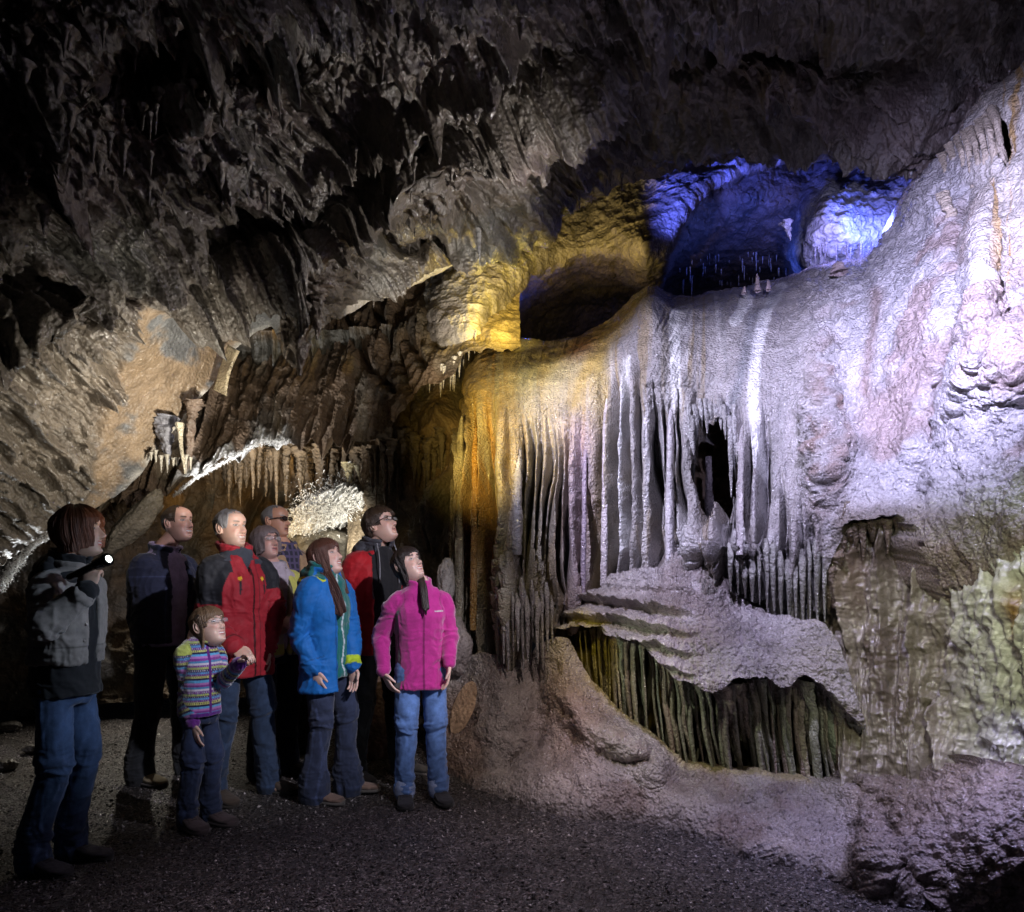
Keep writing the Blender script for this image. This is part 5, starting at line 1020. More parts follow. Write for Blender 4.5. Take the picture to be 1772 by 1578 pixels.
def smin(*a): return np.min(np.stack(a), 0)
class Person:
    def __init__(p, label, px, footy, H, heading, head_dir, head_pitch=0, head_roll=0, lean=0.0, group=None, w=1.0, hs=None, headpx=None, opt=None, child=False):
        p.d = gd(footy); g = W(px, footy, p.d); p.g = V3(g.x, g.y, ground_z(g.x, g.y)+.004); p.h = math.radians(heading)
        p.root = empty('person', tuple(p.g), p.h); tag(p.root, label, 'person', group)
        p.s = H/1.75; p.w = w; p.opt = opt or {}; p.R = np.array([[math.cos(p.h), math.sin(p.h), 0], [-math.sin(p.h), math.cos(p.h), 0], [0, 0, 1]])
        p.hs = hs or 1.0*(H/1.75)**0.5; p.H = H
        # head placement
        if headpx: c = p.loc(headpx[0], headpx[1], 0.0); 
        else: c = V3(.02*p.s, 0, H-.118*p.hs)
        p.hc = c; yaw = math.radians(head_dir-heading); Rm = (Matrix.Rotation(yaw, 3, 'Z') @ Matrix.Rotation(-math.radians(head_pitch), 3, 'Y') @ Matrix.Rotation(math.radians(head_roll), 3, 'X'))
        p.M = np.eye(4); p.M[:3, :3] = np.array(Rm); p.M[:3, 3] = c; p.lean = lean
        p.B = Soup()
    def loc(p, px, py, dd=0.0):
        """photo position at the person's depth + dd, in the person's frame"""
        return p.R@(np.array(W(px, py, p.d+dd))-p.g)
    def z(p, v): return v*p.s
    def frame(p, hip=.93, chest=(0, 0), stance=((-.02, .10), (.04, -.10)), knee=(.03, .03), toes=(15, -15), arms=None, hipx=0.0):
        s = p.s; p.hipc = V3(hipx, 0, hip*s); p.chx = chest[0]; p.legs = []
        for (fx, fy), kx, td, sg in zip(stance, knee, toes, (1, -1)):
            hp = p.hipc+V3(0, sg*.088*s*p.w, -.02*s); an = V3(fx*s, fy*s, .085*s); kn = (hp+an)/2+V3(kx*s, 0, .02*s); p.legs.append((hp, kn, an, td))
        p.shl = [V3(p.chx, .163*s*p.w, 1.368*s), V3(p.chx, -.163*s*p.w, 1.368*s)]; p.arms = arms
    def build_body(p, hands=((.35, None), (.35, None))):
        s = p.s; B = p.B; w = p.w; cx = p.chx; hx = p.hipc[0]; nb = V3(cx-.01*s, 0, 1.46*s)
        B.torso([(.86*s, hx, .13*s*w, .085*s, .09*s), (.95*s, hx, .15*s*w, .09*s, .10*s), (1.08*s, (hx+cx)/2, .12*s*w, .08*s, .08*s), (1.28*s, cx, .145*s*w, .10*s, .09*s), (1.36*s, cx, .15*s*w, .08*s, .08*s), (1.42*s, cx, .10*s*w, .055*s, .06*s), (1.46*s, cx, .06*s, .045*s, .05*s)])
        hm = p.hc+p.M[:3, :3]@V3(-.022, 0, -.05)*p.hs; r = .056*p.hs*p.opt.get('neck', 1.0)
        B.tube([nb-V3(0, 0, .04), nb+V3(.0, 0, .02)*s, (nb+hm)/2+V3(-.004, 0, .01), hm], [(r*1.25, r*1.2), (r*1.05, r), (r*.95, r*.95), (r*.95, r)], ref=(0, 1, 0))
        B.tube([hm, p.hc+p.M[:3, :3]@V3(.02, 0, -.085)*p.hs], [r*.8, r*.45])
        build_head(B, p.M, p.hs, p.opt)
        for hp, kn, an, td in p.legs: B.tube([hp, (hp*.6+kn*.4), kn, kn*.6+an*.4, an], [.062*s*w, .056*s*w, .040*s, .036*s, .026*s], ref=(0, 1, 0), seg=12); B.tube([an, an+V3(.08*s, 0, -.05*s)], [.03*s, .02*s])
        for k, (sh, (el, wr, hd, nr)) in enumerate(zip(p.shl, p.arms)):
            B.tube([V3(cx, sh[1]*.5, sh[2]), sh, (sh+el)/2, el], [.045*s, .042*s, .040*s, .034*s], seg=12); B.tube([el, (el*.6+wr*.4), wr], [.034*s, .034*s, .022*s], seg=12)
            cu, kw = hands[k]
            if cu is not None: hand(B, wr, hd, nr, 1 if k == 0 else -1, cu, p.s*(.97 if p.H > 1.4 else 1.05), **(kw or {}))
        me = remesh(B, .0033, 1, 'body'); skin_colors(me, p.M, p.hs, p.opt); link('body', me, M_skin, p.root); eyes(p.root, p.M, p.hs, p.opt)
    def garment(p, name, soup, vox, mat, colf, wrk=.004, wf=None, smooth=2, parent=None, seed=0, ws=(8, 8, 19), fine=.0015):
        me = remesh(soup, vox, smooth, name); V = co(me); N = vn(me); q = V/p.s
        wv = fbm(q*5+seed, 2, seed+9)[:, None]*.35; wfv = (wf(q) if wf else np.ones(len(q))); ww = ridged(q*np.array([15, 15, 4.2])+seed*3.1+wv*3, 2, seed)*.8+ridged(q*np.array(ws)+seed*1.7+wv*4, 3, seed+2)*wfv*.75; amp = wrk
        V = V+N*(amp*ww+fine*fbm(q*30+seed, 3, seed+5))[:, None]; setco(me, V); setcol(me, np.clip(colf(q, N), 0, 1)); return link(name, me, mat, parent or p.root)
    def armd(p, q):
        """distance to the arms and position along them for points in unit space"""
        out = []
        for sh, (el, wr, hd, nr) in zip(p.shl, p.arms):
            d1, t1 = segd(q*p.s, sh, el); d2, t2 = segd(q*p.s, el, wr); out.append((np.minimum(d1, d2)/p.s, np.where(d1 < d2, t1, 1+t2)))
        return out
    def jacket(p, name, hem, col, mat=None, wid=(.185, .195, .205, .20), dep=(.135, .13, .135, .13), gap=None, th=.022, sl=(.074, .064, .056, .046), colf=None, collar=.03, vox=.0062, hood=None, cuff=0.92, wrk=.008, top=1.475, off=0.0, sleeves=True, seed=1, back=1.0, shw=.0, rows=None):
        s = p.s; w = p.w; S = Soup(); hx = p.hipc[0]; cx = p.chx; H_ = hem
        def lx(z): return np.interp(z, [.95*s, 1.3*s], [hx, cx])
        zz = [H_, H_+.10, 1.10, 1.26, 1.355, 1.41, 1.45, top+.01]
        ww = [wid[0], wid[1]*.99, np.interp(1.10, [H_, 1.1], [wid[1], wid[2]*.93]), wid[2], wid[3]*.97, .160, .105, .074]
        dd = [dep[0], dep[1], dep[1]*.97, dep[2], dep[3]*.90, .10, .088, .074]
        if H_+.1 > 1.08: zz = [H_, 1.26, 1.355, 1.41, 1.45, top+.01]; ww = [wid[0], wid[2], wid[3]*.97, .160, .105, .074]; dd = [dep[0], dep[2], dep[3]*.9, .10, .088, .074]
        R = [(z*s, lx(z*s), a*s*w+off, b*s+off, b*s*.95*back+off) for z, a, b in zip(zz, ww, dd)]
        S.torso(R, gap=(lambda z: gap(z/s)) if gap else None, th=th)
        if sleeves:
            for sh, (el, wr, hd, nr) in zip(p.shl, p.arms):
                we = el*(1-cuff)+wr*cuff; sh2 = sh*1.0
                S.tube([V3(cx, sh[1]*.5, sh[2]+.004*s), V3(cx, sh[1]*.95, sh[2]-.004*s), sh2*.75+el*.25+V3(0, sh[1]*.06, 0), (sh+el)/2, el], [(sl[0]*s*.95, sl[0]*s*.95), (sl[0]*s*.95, sl[0]*s*.95), (sl[0]*s*.97, sl[0]*s*.97), (sl[1]*s*1.05, sl[1]*s*1.05), sl[1]*s], seg=16)
                S.tube([el, (el+we)/2, el*.1+we*.9, we], [sl[1]*s, sl[2]*s, sl[3]*s, sl[3]*s*1.06], seg=16)
        if collar:
            nb = V3(cx-.008*s, 0, 1.455*s); hm = p.hc+p.M[:3, :3]@V3(-.03, 0, -.06)*p.hs; ax = (hm-nb); ax[:2] *= .5; ax /= np.linalg.norm(ax)
            g0, g1 = gap(1.45) if gap else (0.16, 0.16)
            for layer in range(4):
                pts = []
                for a in np.linspace(max(g0*.8, .2), 2*math.pi-max(g1*.8, .2), 16): pts.append(nb+ax*(collar*layer/3+.004)*s*1.3+V3(math.cos(a)*(.072+.006*layer)*s, math.sin(a)*(.076+.006*layer)*s*min(w, 1.05), -.018*s*math.cos(a)))
                S.tube(pts, [.011*s]*16, sub=2, seg=8, ref=(0, 0, 1))
        if hood:
            b = V3(cx-.085*s, 0, 1.455*s)
            for k, (dx, dz, rr, wy) in enumerate([(0, 0, .045, .085), (-.02, -.05, .05, .08), (.01, .035, .030, .08)]):
                S.tube([b+V3(dx+.05*s, -wy*s*1.15, dz*s), b+V3(dx*s, -wy*s*.6, dz*s), b+V3(dx*s-.01, 0, dz*s), b+V3(dx*s, wy*s*.6, dz*s), b+V3(dx+.05*s, wy*s*1.15, dz*s)], [rr*.6*s*hood, rr*s*hood, rr*1.1*s*hood, rr*s*hood, rr*.6*s*hood], seg=12, ref=(0, 0, 1))
        def wf(q):
            a = p.armd(q); m = np.zeros(len(q))
            for d, t in a: m = np.maximum(m, np.where(d < .095, .8+1.6*np.exp(-((t-1)/.28)**2)+.8*np.exp(-((t-1.85)/.15)**2), 0))
            return np.maximum(m, .55+.8*np.exp(-((q[:, 2]-hem)/.08)**2)+.5*np.exp(-((q[:, 2]-1.12)/.07)**2))
        return p.garment(name, S, vox, mat or M_shell, colf or (lambda q, N: np.tile(col, (len(q), 1))), wrk, wf, seed=seed)
    def trousers(p, col, mat=None, top=.99, thigh=.082, kneer=.058, hem=.060, hemz=.035, colf=None, wrk=.009, seed=4, wid=.168, dep=.115, vox=.0068):
        s = p.s; w = p.w; S = Soup(); hx = p.hipc[0]
        S.torso([(.80*s, hx, .150*s*w, .095*s, .10*s), (.86*s, hx, .168*s*w, .105*s, .118*s), (.93*s, hx, wid*s*w, dep*s, dep*s*1.06), (top*s, hx, wid*.93*s*w, dep*.95*s, dep*.95*s)])
        for hp, kn, an, td in p.legs:
            bt = V3(an[0]+.005*s, an[1], hemz*s)
            S.tube([hp+V3(0, 0, -.01), hp*.65+kn*.35, kn+V3(0, 0, .05*s), kn-V3(0, 0, .03*s), kn*.5+an*.5+V3(-.012*s, 0, 0), an*.8+bt*.2+V3(-.004, 0, .06*s), bt], [(thigh*s*w, thigh*s*w*1.05), (thigh*.95*s*w, thigh*s*w), (kneer*1.12*s, kneer*1.15*s), (kneer*s, kneer*s), (kneer*.96*s, kneer*1.0*s), (hem*.92*s, hem*s), (hem*s, hem*1.12*s)], seg=18)
        def wf(q):
            kz = p.legs[0][1][2]/s; return .5+1.6*np.exp(-((q[:, 2]-kz)/.06)**2)+1.5*np.exp(-((q[:, 2]-.14)/.07)**2)+.9*np.exp(-((q[:, 2]-.84)/.05)**2)
        def cf(q, N):
            c = np.tile(np.array(col, float), (len(q), 1)); fr = np.clip(N[:, 0], 0, 1); lg = [segd(q*s, hp, kn) for hp, kn, an, td in p.legs]; d = smin(*[l[0] for l in lg])
            fade = (0.5*fr*np.exp(-((q[:, 2]-.66)/.16)**2)+.35*fr*np.exp(-((q[:, 2]-.40)/.10)**2)); c = c*(1+fade*p.opt.get('fade', .7))[:, None]
            for hp, kn, an, td in p.legs:       # side seams
                yy = np.interp(q[:, 2]*s, [an[2], kn[2], hp[2]], [an[1], kn[1], hp[1]]); xx = np.interp(q[:, 2]*s, [an[2], kn[2], hp[2]], [an[0], kn[0], hp[0]])
                m = (np.abs(q[:, 0]*s-xx) < .005) & (np.abs(q[:, 1]*s-yy) > .03*s); c = np.where(m[:, None], c*1.7, c)
            hz = np.abs(q[:, 2]-hemz-.02) < .006; c = np.where(hz[:, None], c*1.5, c); return c
        p.garment('trousers', S, vox, mat or M_denim, colf or cf, wrk, wf, seed=seed, ws=(8, 8, 22))
    def shoes(p, col, sole=(.02, .02, .02), ln=.285, mat=None, h=.10, wd=.05):
        for hp, kn, an, td in p.legs:
            a = math.radians(td); shoe(p.root, (an[0], an[1]), (math.cos(a), math.sin(a)), ln*p.s**.8, col, sole, wd*p.s**.7, mat, h*p.s)
def arm(p, k, el, wr, hd, nr=None):
    """photo positions (px,py,depth offset) of elbow, wrist and the point the hand aims at"""
    e = p.loc(*el); w = p.loc(*wr); h = p.loc(*hd)-w; n = V3(0, -1 if k == 0 else 1, 0) if nr is None else np.array(nr, float)
    return (e, w, h, n)
const = lambda *c: (lambda q, N: np.tile(np.array(c, float), (len(q), 1)))
def short_limit(front=.070, side=-.005, back=-.055, temple=1.15, ear=1.75):
    def f(t):
        a = abs(t)
        return float(np.interp(a, [0, temple*.55, temple, temple+.10, ear-.05, ear+.15, 2.3, math.pi], [front, front-.006, front-.022, side-.0, side+.005, side+.018-.05*0, back*.7, back]))
    return f
H_auburn = hair_mat('auburn_hair', (.16, .050, .020)); H_red = hair_mat('long_auburn_hair', (.085, .030, .018)); H_dark = hair_mat('dark_hair', (.022, .014, .012)); H_brown = hair_mat('brown_hair', (.045, .026, .016)); H_grey = hair_mat('grey_hair', (.22, .21, .21)); H_fair = hair_mat('fair_brown_hair', (.16, .095, .050)); H_mauve = hair_mat('greying_hair', (.16, .12, .12))
SKIN = (.56, .36, .27)
zipz = lambda q, y0=0.0, w=.006: (np.abs(q[:, 1]-y0) < w) & (q[:, 0] > 0)
# ---------------------------------------------------------------- the nine people
# 1. the guide with the torch
p = Person('guide in a taupe jacket shining a torch, auburn bob, standing alone at the left', 98, 1492, 1.69, -8, 12, 8, headpx=(137, 922), opt=dict(skin=SKIN, f=1, smile=.6, teeth=1), w=.80)
p.frame(hip=.93, hipx=.045, chest=(.07, 0), stance=((-.0, .09), (-.045, -.09)), knee=(.055, .06), toes=(4, -6))
p.arms = [arm(p, 0, (128, 1075, .24), (150, 1165, .20), (153, 1200, .2)), arm(p, 1, (77, 1082, -.26), (150, 1022, -.21), (163, 975, -.19), nr=(-.35, 1, .0))]
p.build_body(hands=((.4, None), (1.0, dict(curls=[.9, 1.05, 1.1, 1.05], thumb=.9))))
p.trousers((.035, .062, .13), thigh=.094, kneer=.066, hem=.068, wid=.160, dep=.115, top=.93); p.shoes((.045, .042, .048), (.03, .03, .03), ln=.28)
p.jacket('hoodie', .845, (.010, .010, .012), mat=M_cotton, wid=(.190, .185, .17, .165), dep=(.140, .138, .12, .11), hood=1.2, sl=(.06, .052, .047, .043), cuff=1.02, seed=3, collar=.05)
def gcol(q, N):
    c = np.tile([.235, .205, .185], (len(q), 1)); c = np.where((np.abs(q[:, 2]-1.045) < .035)[:, None], c*.9, c); c = np.where((np.abs(q[:, 2]-1.082) < .004)[:, None], c*.5, c)
    d, t = p.armd(q)[1]; c = np.where(((np.abs(t-1.80) < .02) & (d < .1))[:, None], c*.5, c); return c
p.jacket('jacket', 1.0, None, mat=M_cotton, wid=(.195, .205, .21, .20), dep=(.143, .145, .138, .125), gap=lambda z: (.22, .22), colf=gcol, hood=None, collar=.02, sl=(.078, .066, .056, .048), cuff=.86, seed=5, wrk=.010, top=1.465)
for k in range(5):
    S = Soup(); S.ell((.133+p.chx-.010*abs(k-2), -.058, 1.03*p.s+k*.075), (.006, .008, .008), 8); link('button', S.mesh('button'), M_steel, p.root)
hair(p.root, p.M, p.hs, H_auburn, lambda t: float(np.interp(abs(t), [0, .35, .62, .85, 1.6, math.pi], [.066, .060, .02, -.075, -.095, -.085])), lambda T, Z: .020+.012*sstep(.06, -.03, Z)+.004*np.cos(T*3), seed=1, rough=.004)

# torch, held by the guide
def torch():
    w0 = np.array(W(120, 999, p.d-.20)); w1 = np.array(W(186, 968, p.d-.255)); ax = w1-w0; L = np.linalg.norm(ax); ax /= L
    r = empty('torch', tuple(w0)); tag(r, 'black metal torch with a lit lens in the raised hand of the guide', 'torch')
    S = Soup(); P0 = np.zeros(3); at = lambda t: ax*t*L
    S.tube([at(0), at(.03), at(.55), at(.66), at(.70), at(.90), at(.93)], [.015, .0165, .0165, .018, .024, .026, .026], sub=1, seg=24, caps=True)
    link('body', S.mesh('torch_body'), M_frame, r)
    S = Soup(); S.tube([at(.93), at(1.03)], [.0275, .0275], sub=2, seg=24, caps=False); link('bezel', S.mesh('bezel'), plain('black_metal', (.03, .03, .03), .3, 1.0), r)
    em = bpy.data.materials.new('torch_light'); em.use_nodes = True; b = em.node_tree.nodes['Principled BSDF']; b.inputs['Emission Color'].default_value = (.85, 1, .92, 1); b.inputs['Emission Strength'].default_value = 9
    S = Soup(); S.tube([at(.97), at(1.0)], [.019, .018], sub=2, seg=24, caps=True); link('lens', S.mesh('lens'), em, r)
    spot('torch_beam', tuple(w1+ax*.03), tuple(w1+ax*3+np.array([0, 2.2, -.5])), 10, (.92, 1, .97), 34, .9, .02)
torch()
G = 'visitors looking up at the flowstone'

# 2. man in the denim jacket
p = Person('balding man in an open dark denim jacket over a lilac shirt, leftmost visitor', 284, 1342, 1.83, -22, -22, 9, headpx=(309, 907), group=G, opt=dict(skin=(.58, .34, .27), smile=.9, teeth=1, jowl=.8, nose=1.1), w=.98)
p.frame(stance=((.05, .14), (-.05, -.14)), hipx=-.01, chest=(.0, 0), toes=(20, 0), knee=(.02, .03))
p.arms = [arm(p, 0, (335, 1050, .12), (325, 1120, .05), (330, 1150, 0)), arm(p, 1, (243, 1062, -.05), (252, 1122, -.12), (258, 1165, -.14))]
p.build_body(hands=((.3, None), (.3, None)))
p.trousers((.016, .018, .022), thigh=.094, kneer=.072, hem=.082); p.shoes((.30, .24, .15), (.06, .05, .045))
p.jacket('shirt', .86, (.30, .22, .40), mat=M_cotton, wid=(.18, .18, .18, .165), dep=(.13, .13, .125, .12), sleeves=False, collar=.035, seed=6, wrk=.004, colf=const(.34, .27, .44))
def dj(q, N):
    c = np.tile([.022, .026, .055], (len(q), 1)); c = np.where((np.abs(q[:, 2]-1.30) < .004)[:, None] | (np.abs(q[:, 2]-.925) < .003)[:, None], c*2.2, c)
    return np.where(((np.abs(q[:, 1]+.10) < .004) & (q[:, 2] < 1.3) & (q[:, 0] > 0))[:, None], c*2.0, c)
p.jacket('jacket', .885, None, mat=M_denim, wid=(.19, .20, .215, .21), dep=(.145, .145, .15, .14), gap=lambda z: (.45, .30+.25*max(0, (z-1.1))), colf=dj, collar=.03, sl=(.083, .074, .066, .054), seed=7, wrk=.009)
hair(p.root, p.M, p.hs, H_brown, fe=.3, limit=short_limit(.1166, .0, -.06, 1.0), thick=lambda T, Z: .005+.006*sstep(1.1, 1.7, np.abs(T)), seed=2, rough=.0015, zs0=.1175)

# 3. man in the red and black jacket
p = Person('grey haired man in a red jacket with black shoulders beside the small girl', 412, 1380, 1.775, -36, -26, 8, headpx=(400, 916), group=G, opt=dict(skin=(.60, .38, .29), smile=.7, teeth=1, stubble=1, brow=(.2, .15, .12)), w=.98)
p.frame(stance=((.06, .17), (-.04, -.13)), hipx=.0, chest=(-.01, 0), toes=(22, 2), knee=(.03, .05))
p.arms = [arm(p, 0, (470, 1050, .10), (460, 1125, .06), (462, 1160, .04)), arm(p, 1, (362, 1080, -.12), (407, 1122, -.33), (432, 1142, -.36), nr=(.3, .5, -.8))]
p.build_body(hands=((.5, None), (.9, None)))
p.opt['fade'] = .4; p.trousers((.02, .036, .072), thigh=.088, kneer=.068, hem=.070); p.shoes((.060, .042, .030), (.03, .025, .02), h=.115)
p.jacket('shirt', 1.0, None, mat=M_cotton, wid=(.17, .17, .17, .16), dep=(.12, .12, .12, .11), sleeves=False, collar=.0, colf=const(.035, .04, .055), seed=8, top=1.49)
def rj(q, N):
    red = np.array([.30, .012, .022]); blk = np.array([.012, .013, .018]); c = np.tile(red, (len(q), 1)); a = p.armd(q)
    for (d, t), sg in zip(a, (1, -1)): c = np.where(((d < .12) & (t < .62-.0*d) & (q[:, 1]*sg > .095+.25*np.clip(1.44-q[:, 2], -.1, .2)*0))[:, None], blk, c)
    c = np.where(((q[:, 2] > 1.33+.22*np.clip(q[:, 0], -.1, .1)) & (q[:, 2] < 1.463) & (np.abs(q[:, 1]) > .055+.02))[:, None] & (np.abs(q[:, 1]) > .10)[:, None], blk, c)
    c = np.where((zipz(q, .012, .005) & (q[:, 2] < 1.45))[:, None], red*.12, c); c = np.where((zipz(q, .05, .0025))[:, None], red*.45, c)
    for y in (-.075, .085): c = np.where(((np.abs(q[:, 1]-y-.08*(q[:, 2]-1.25)) < .005) & (np.abs(q[:, 2]-1.27) < .05) & (q[:, 0] > 0))[:, None], blk, c)
    for y in (-.070, .080): c = np.where(((np.hypot(q[:, 1]-y, q[:, 2]-1.315) < .011) & (q[:, 0] > 0))[:, None], np.array([.75, .45, .02]), c)
    d, t = a[1]; return np.where(((np.abs(t-1.86) < .04) & (d < .09))[:, None], red*.5, c)
p.jacket('jacket', .735, None, mat=M_shell, wid=(.215, .215, .22, .21), dep=(.155, .15, .155, .14), gap=lambda z: (.03+.75*max(0, z-1.36)*4, .03+.75*max(0, z-1.36)*4) if z > 1.33 else (.015, .015), colf=rj, collar=.045, sl=(.086, .076, .070, .056), seed=9, wrk=.010)
hair(p.root, p.M, p.hs, H_grey, fe=.25, limit=short_limit(.098, -.005, -.06, 1.0), thick=lambda T, Z: .003+.007*sstep(.7, 1.7, np.abs(T)), seed=3, rough=.002)

# 4. the girl
p = Person('small girl with glasses in a striped knitted cardigan holding a hand', 345, 1428, 1.20, -34, -20, 20, headpx=(361, 1085), hs=.92, group=G, opt=dict(skin=(.66, .44, .35), f=1, smile=1.2, teeth=1, nose=.7, brow=(.25, .17, .1)), w=.80)
p.s = 1.20/1.72; p.frame(hip=.90, stance=((.02, .085), (-.02, -.085)), hipx=.0, chest=(.0, 0), toes=(10, -4), knee=(.03, .05))
p.shl = [v*V3(1, 1, .985) for v in p.shl]
p.arms = [arm(p, 0, (388, 1178, .0), (417, 1146, -.12), (432, 1128, -.16), nr=(0, 0, -1)), arm(p, 1, (325, 1195, -.02), (335, 1255, -.08), (341, 1290, -.10))]
p.build_body(hands=((.8, None), (.3, None)))
p.trousers((.018, .028, .065), thigh=.082, kneer=.072, hem=.070, wid=.165, dep=.12, vox=.006); p.shoes((.085, .060, .060), (.06, .045, .045), ln=.31, wd=.062, h=.12)
pal = np.array([(.10, .30, .55), (.02, .015, .06), (.42, .46, .10), (.16, .03, .22), (.55, .50, .58), (.07, .22, .42), (.20, .04, .24), (.40, .16, .42), (.10, .34, .60), (.015, .01, .05), (.50, .50, .16), (.12, .02, .20)])
def gc(q, N):
    a = p.armd(q); v = q[:, 2]*1.0; u = q[:, 1]+q[:, 0]
    for (d, t), sg in zip(a, (1, -1)): m = (d < .085) & (q[:, 1]*sg > .11) | ((d < .085) & (t > .9)); v = np.where(m, 1.42-t*.285, v)
    k = v/.0165; i = np.floor(k).astype(int) % 12; f = k-np.floor(k); c = pal[i].copy()
    dots = (np.sin(u*330+i) > .35) & (f > .3) & (f < .75); c = np.where((dots & np.isin(i, (0, 2, 5, 10)))[:, None], pal[(i+3) % 12]*.7, c); c = np.where((dots & np.isin(i, (1, 3, 11)))[:, None], np.array([.45, .42, .5]), c)
    c = np.where((zipz(q, .0, .010) & (q[:, 2] < 1.47))[:, None], np.array([.10, .012, .16]), c); c = np.where(((q[:, 2] < .885) & ~((a[1][0] < .08) & (q[:, 1] < -.13)))[:, None], np.array([.10, .015, .20]), c)
    for d, t in a: c = np.where(((d < .09) & (t > 1.86))[:, None], np.array([.13, .02, .22]), c)
    return c
p.jacket('cardigan', .86, None, mat=M_fleece, wid=(.19, .19, .19, .18), dep=(.145, .145, .14, .125), colf=gc, collar=.05, sl=(.070, .060, .056, .050), seed=10, wrk=.004, vox=.0036)
hair(p.root, p.M, p.hs, H_fair, lambda t: float(np.interp(abs(t), [0, .55, .85, 1.0, 1.25, 1.7, math.pi], [.040, .038, .02, -.01, .0, -.13, -.20])), lambda T, Z: .009+.004*sstep(.04, -.03, Z), seed=4, rough=.003,
     extra=lambda S, Z: S+np.stack([-.0*Z-.03*sstep(-.06, -.2, Z), 0*Z, 0*Z], -1))
S = Soup(); tr = lambda q: (np.array(q)*p.hs)@p.M[:3, :3].T+p.M[:3, 3]; S.tube([tr((.035, -.086, .068)), tr((.005, -.090, .055))], [.004, .004]); link('hair_clip', S.mesh('hair_clip'), M_steel, p.root)
glasses(p.root, p.M, p.hs, .0013, M_steel, w=.021, h=.013)

# 5. woman in the pale yellow jacket
p = Person('older woman with glasses in a pale yellow and beige jacket, hands folded', 472, 1338, 1.70, -34, -32, 16, headpx=(459, 941), group=G, opt=dict(skin=(.56, .33, .28), f=1, smile=.4, jowl=.6), w=1.06)
p.frame(stance=((.03, .10), (-.02, -.10)), chest=(.0, 0), toes=(15, 0))
p.arms = [arm(p, 0, (520, 1062, .10), (503, 1083, -.12), (478, 1092, -.14), nr=(-1, 0, 0)), arm(p, 1, (440, 1060, -.08), (482, 1072, -.22), (506, 1084, -.24), nr=(-1, 0, 0))]
p.build_body(hands=((.6, None), (.6, None)))
p.trousers((.014, .016, .03), thigh=.092, kneer=.075, hem=.075); p.shoes((.035, .03, .03), h=.12)
p.jacket('jumper', .90, None, mat=M_cotton, wid=(.17, .18, .18, .17), dep=(.13, .13, .13, .12), sleeves=False, collar=.03, colf=const(.42, .36, .42), seed=11, top=1.49)
def yj(q, N):
    c = np.tile([.40, .36, .26], (len(q), 1)); a = p.armd(q)
    yel = np.array([.52, .50, .13]); c = np.where((((q[:, 1] > .05) & (q[:, 2] > 1.13)) | ((q[:, 2] > .86) & (q[:, 2] < .93)))[:, None], yel, c)
    c = np.where(((np.abs(q[:, 1]-.05) < .006) & (q[:, 0] > 0))[:, None], np.array([.08, .07, .06]), c); return np.where((q[:, 2] > 1.47)[:, None], np.array([.25, .25, .28]), c)
p.jacket('jacket', .85, None, mat=M_shell, wid=(.20, .205, .21, .20), dep=(.155, .15, .155, .14), gap=lambda z: (.10+1.8*max(0, z-1.28), .10+1.8*max(0, z-1.28)), colf=yj, collar=.035, sl=(.082, .072, .066, .056), seed=12, wrk=.006)
hair(p.root, p.M, p.hs, H_mauve, lambda t: float(np.interp(abs(t), [0, .45, .75, .95, 1.7, math.pi], [.048, .044, .02, -.075, -.085, -.085])), lambda T, Z: .014+.010*sstep(.05, -.03, Z), seed=5, rough=.003)
glasses(p.root, p.M, p.hs, .0014, M_steel, w=.022, h=.014)

# 6. man with dark framed glasses at the back
p = Person('bald man with thick dark glasses in a tan jacket standing behind the woman in yellow', 492, 1302, 1.885, -38, -18, 6, headpx=(478, 903), group=G, opt=dict(skin=(.62, .33, .22), smile=.0, jowl=.6, nose=1.15, brow=(.4, .36, .33)), w=1.04)
p.frame(stance=((.03, .11), (-.02, -.11)), toes=(15, 0))
p.arms = [arm(p, 0, (535, 1060, .12), (530, 1125, .08), (532, 1160, .08)), arm(p, 1, (450, 1060, -.05), (458, 1125, -.1), (462, 1160, -.1))]
p.build_body(hands=((.3, None), (.3, None)))
p.trousers((.010, .010, .012), mat=M_cotton, thigh=.094, kneer=.078, hem=.082); p.shoes((.02, .018, .018))
p.jacket('shirt', .95, None, mat=M_cotton, wid=(.17, .18, .18, .17), dep=(.125, .13, .13, .12), sleeves=False, collar=.04, colf=lambda q, N: np.where(((np.sin(q[:, 1]*160) > .3) | (np.sin(q[:, 2]*140) > .5))[:, None], np.array([.10, .08, .16]), np.array([.03, .03, .05])), seed=13, top=1.49)
p.jacket('jacket', .86, None, mat=M_cotton, wid=(.205, .21, .215, .21), dep=(.15, .15, .15, .14), gap=lambda z: (.10+1.6*max(0, z-1.25), .10+1.6*max(0, z-1.25)), colf=const(.40, .26, .15), collar=.03, sl=(.084, .074, .066, .056), seed=14, wrk=.006)
hair(p.root, p.M, p.hs, H_grey, fe=.3, limit=short_limit(.1166, .0, -.055, 1.25), thick=lambda T, Z: .004+.005*sstep(1.2, 1.8, np.abs(T)), seed=6, rough=.0012)
glasses(p.root, p.M, p.hs, .0030, M_frame, lens=M_dark, w=.025, h=.0135)

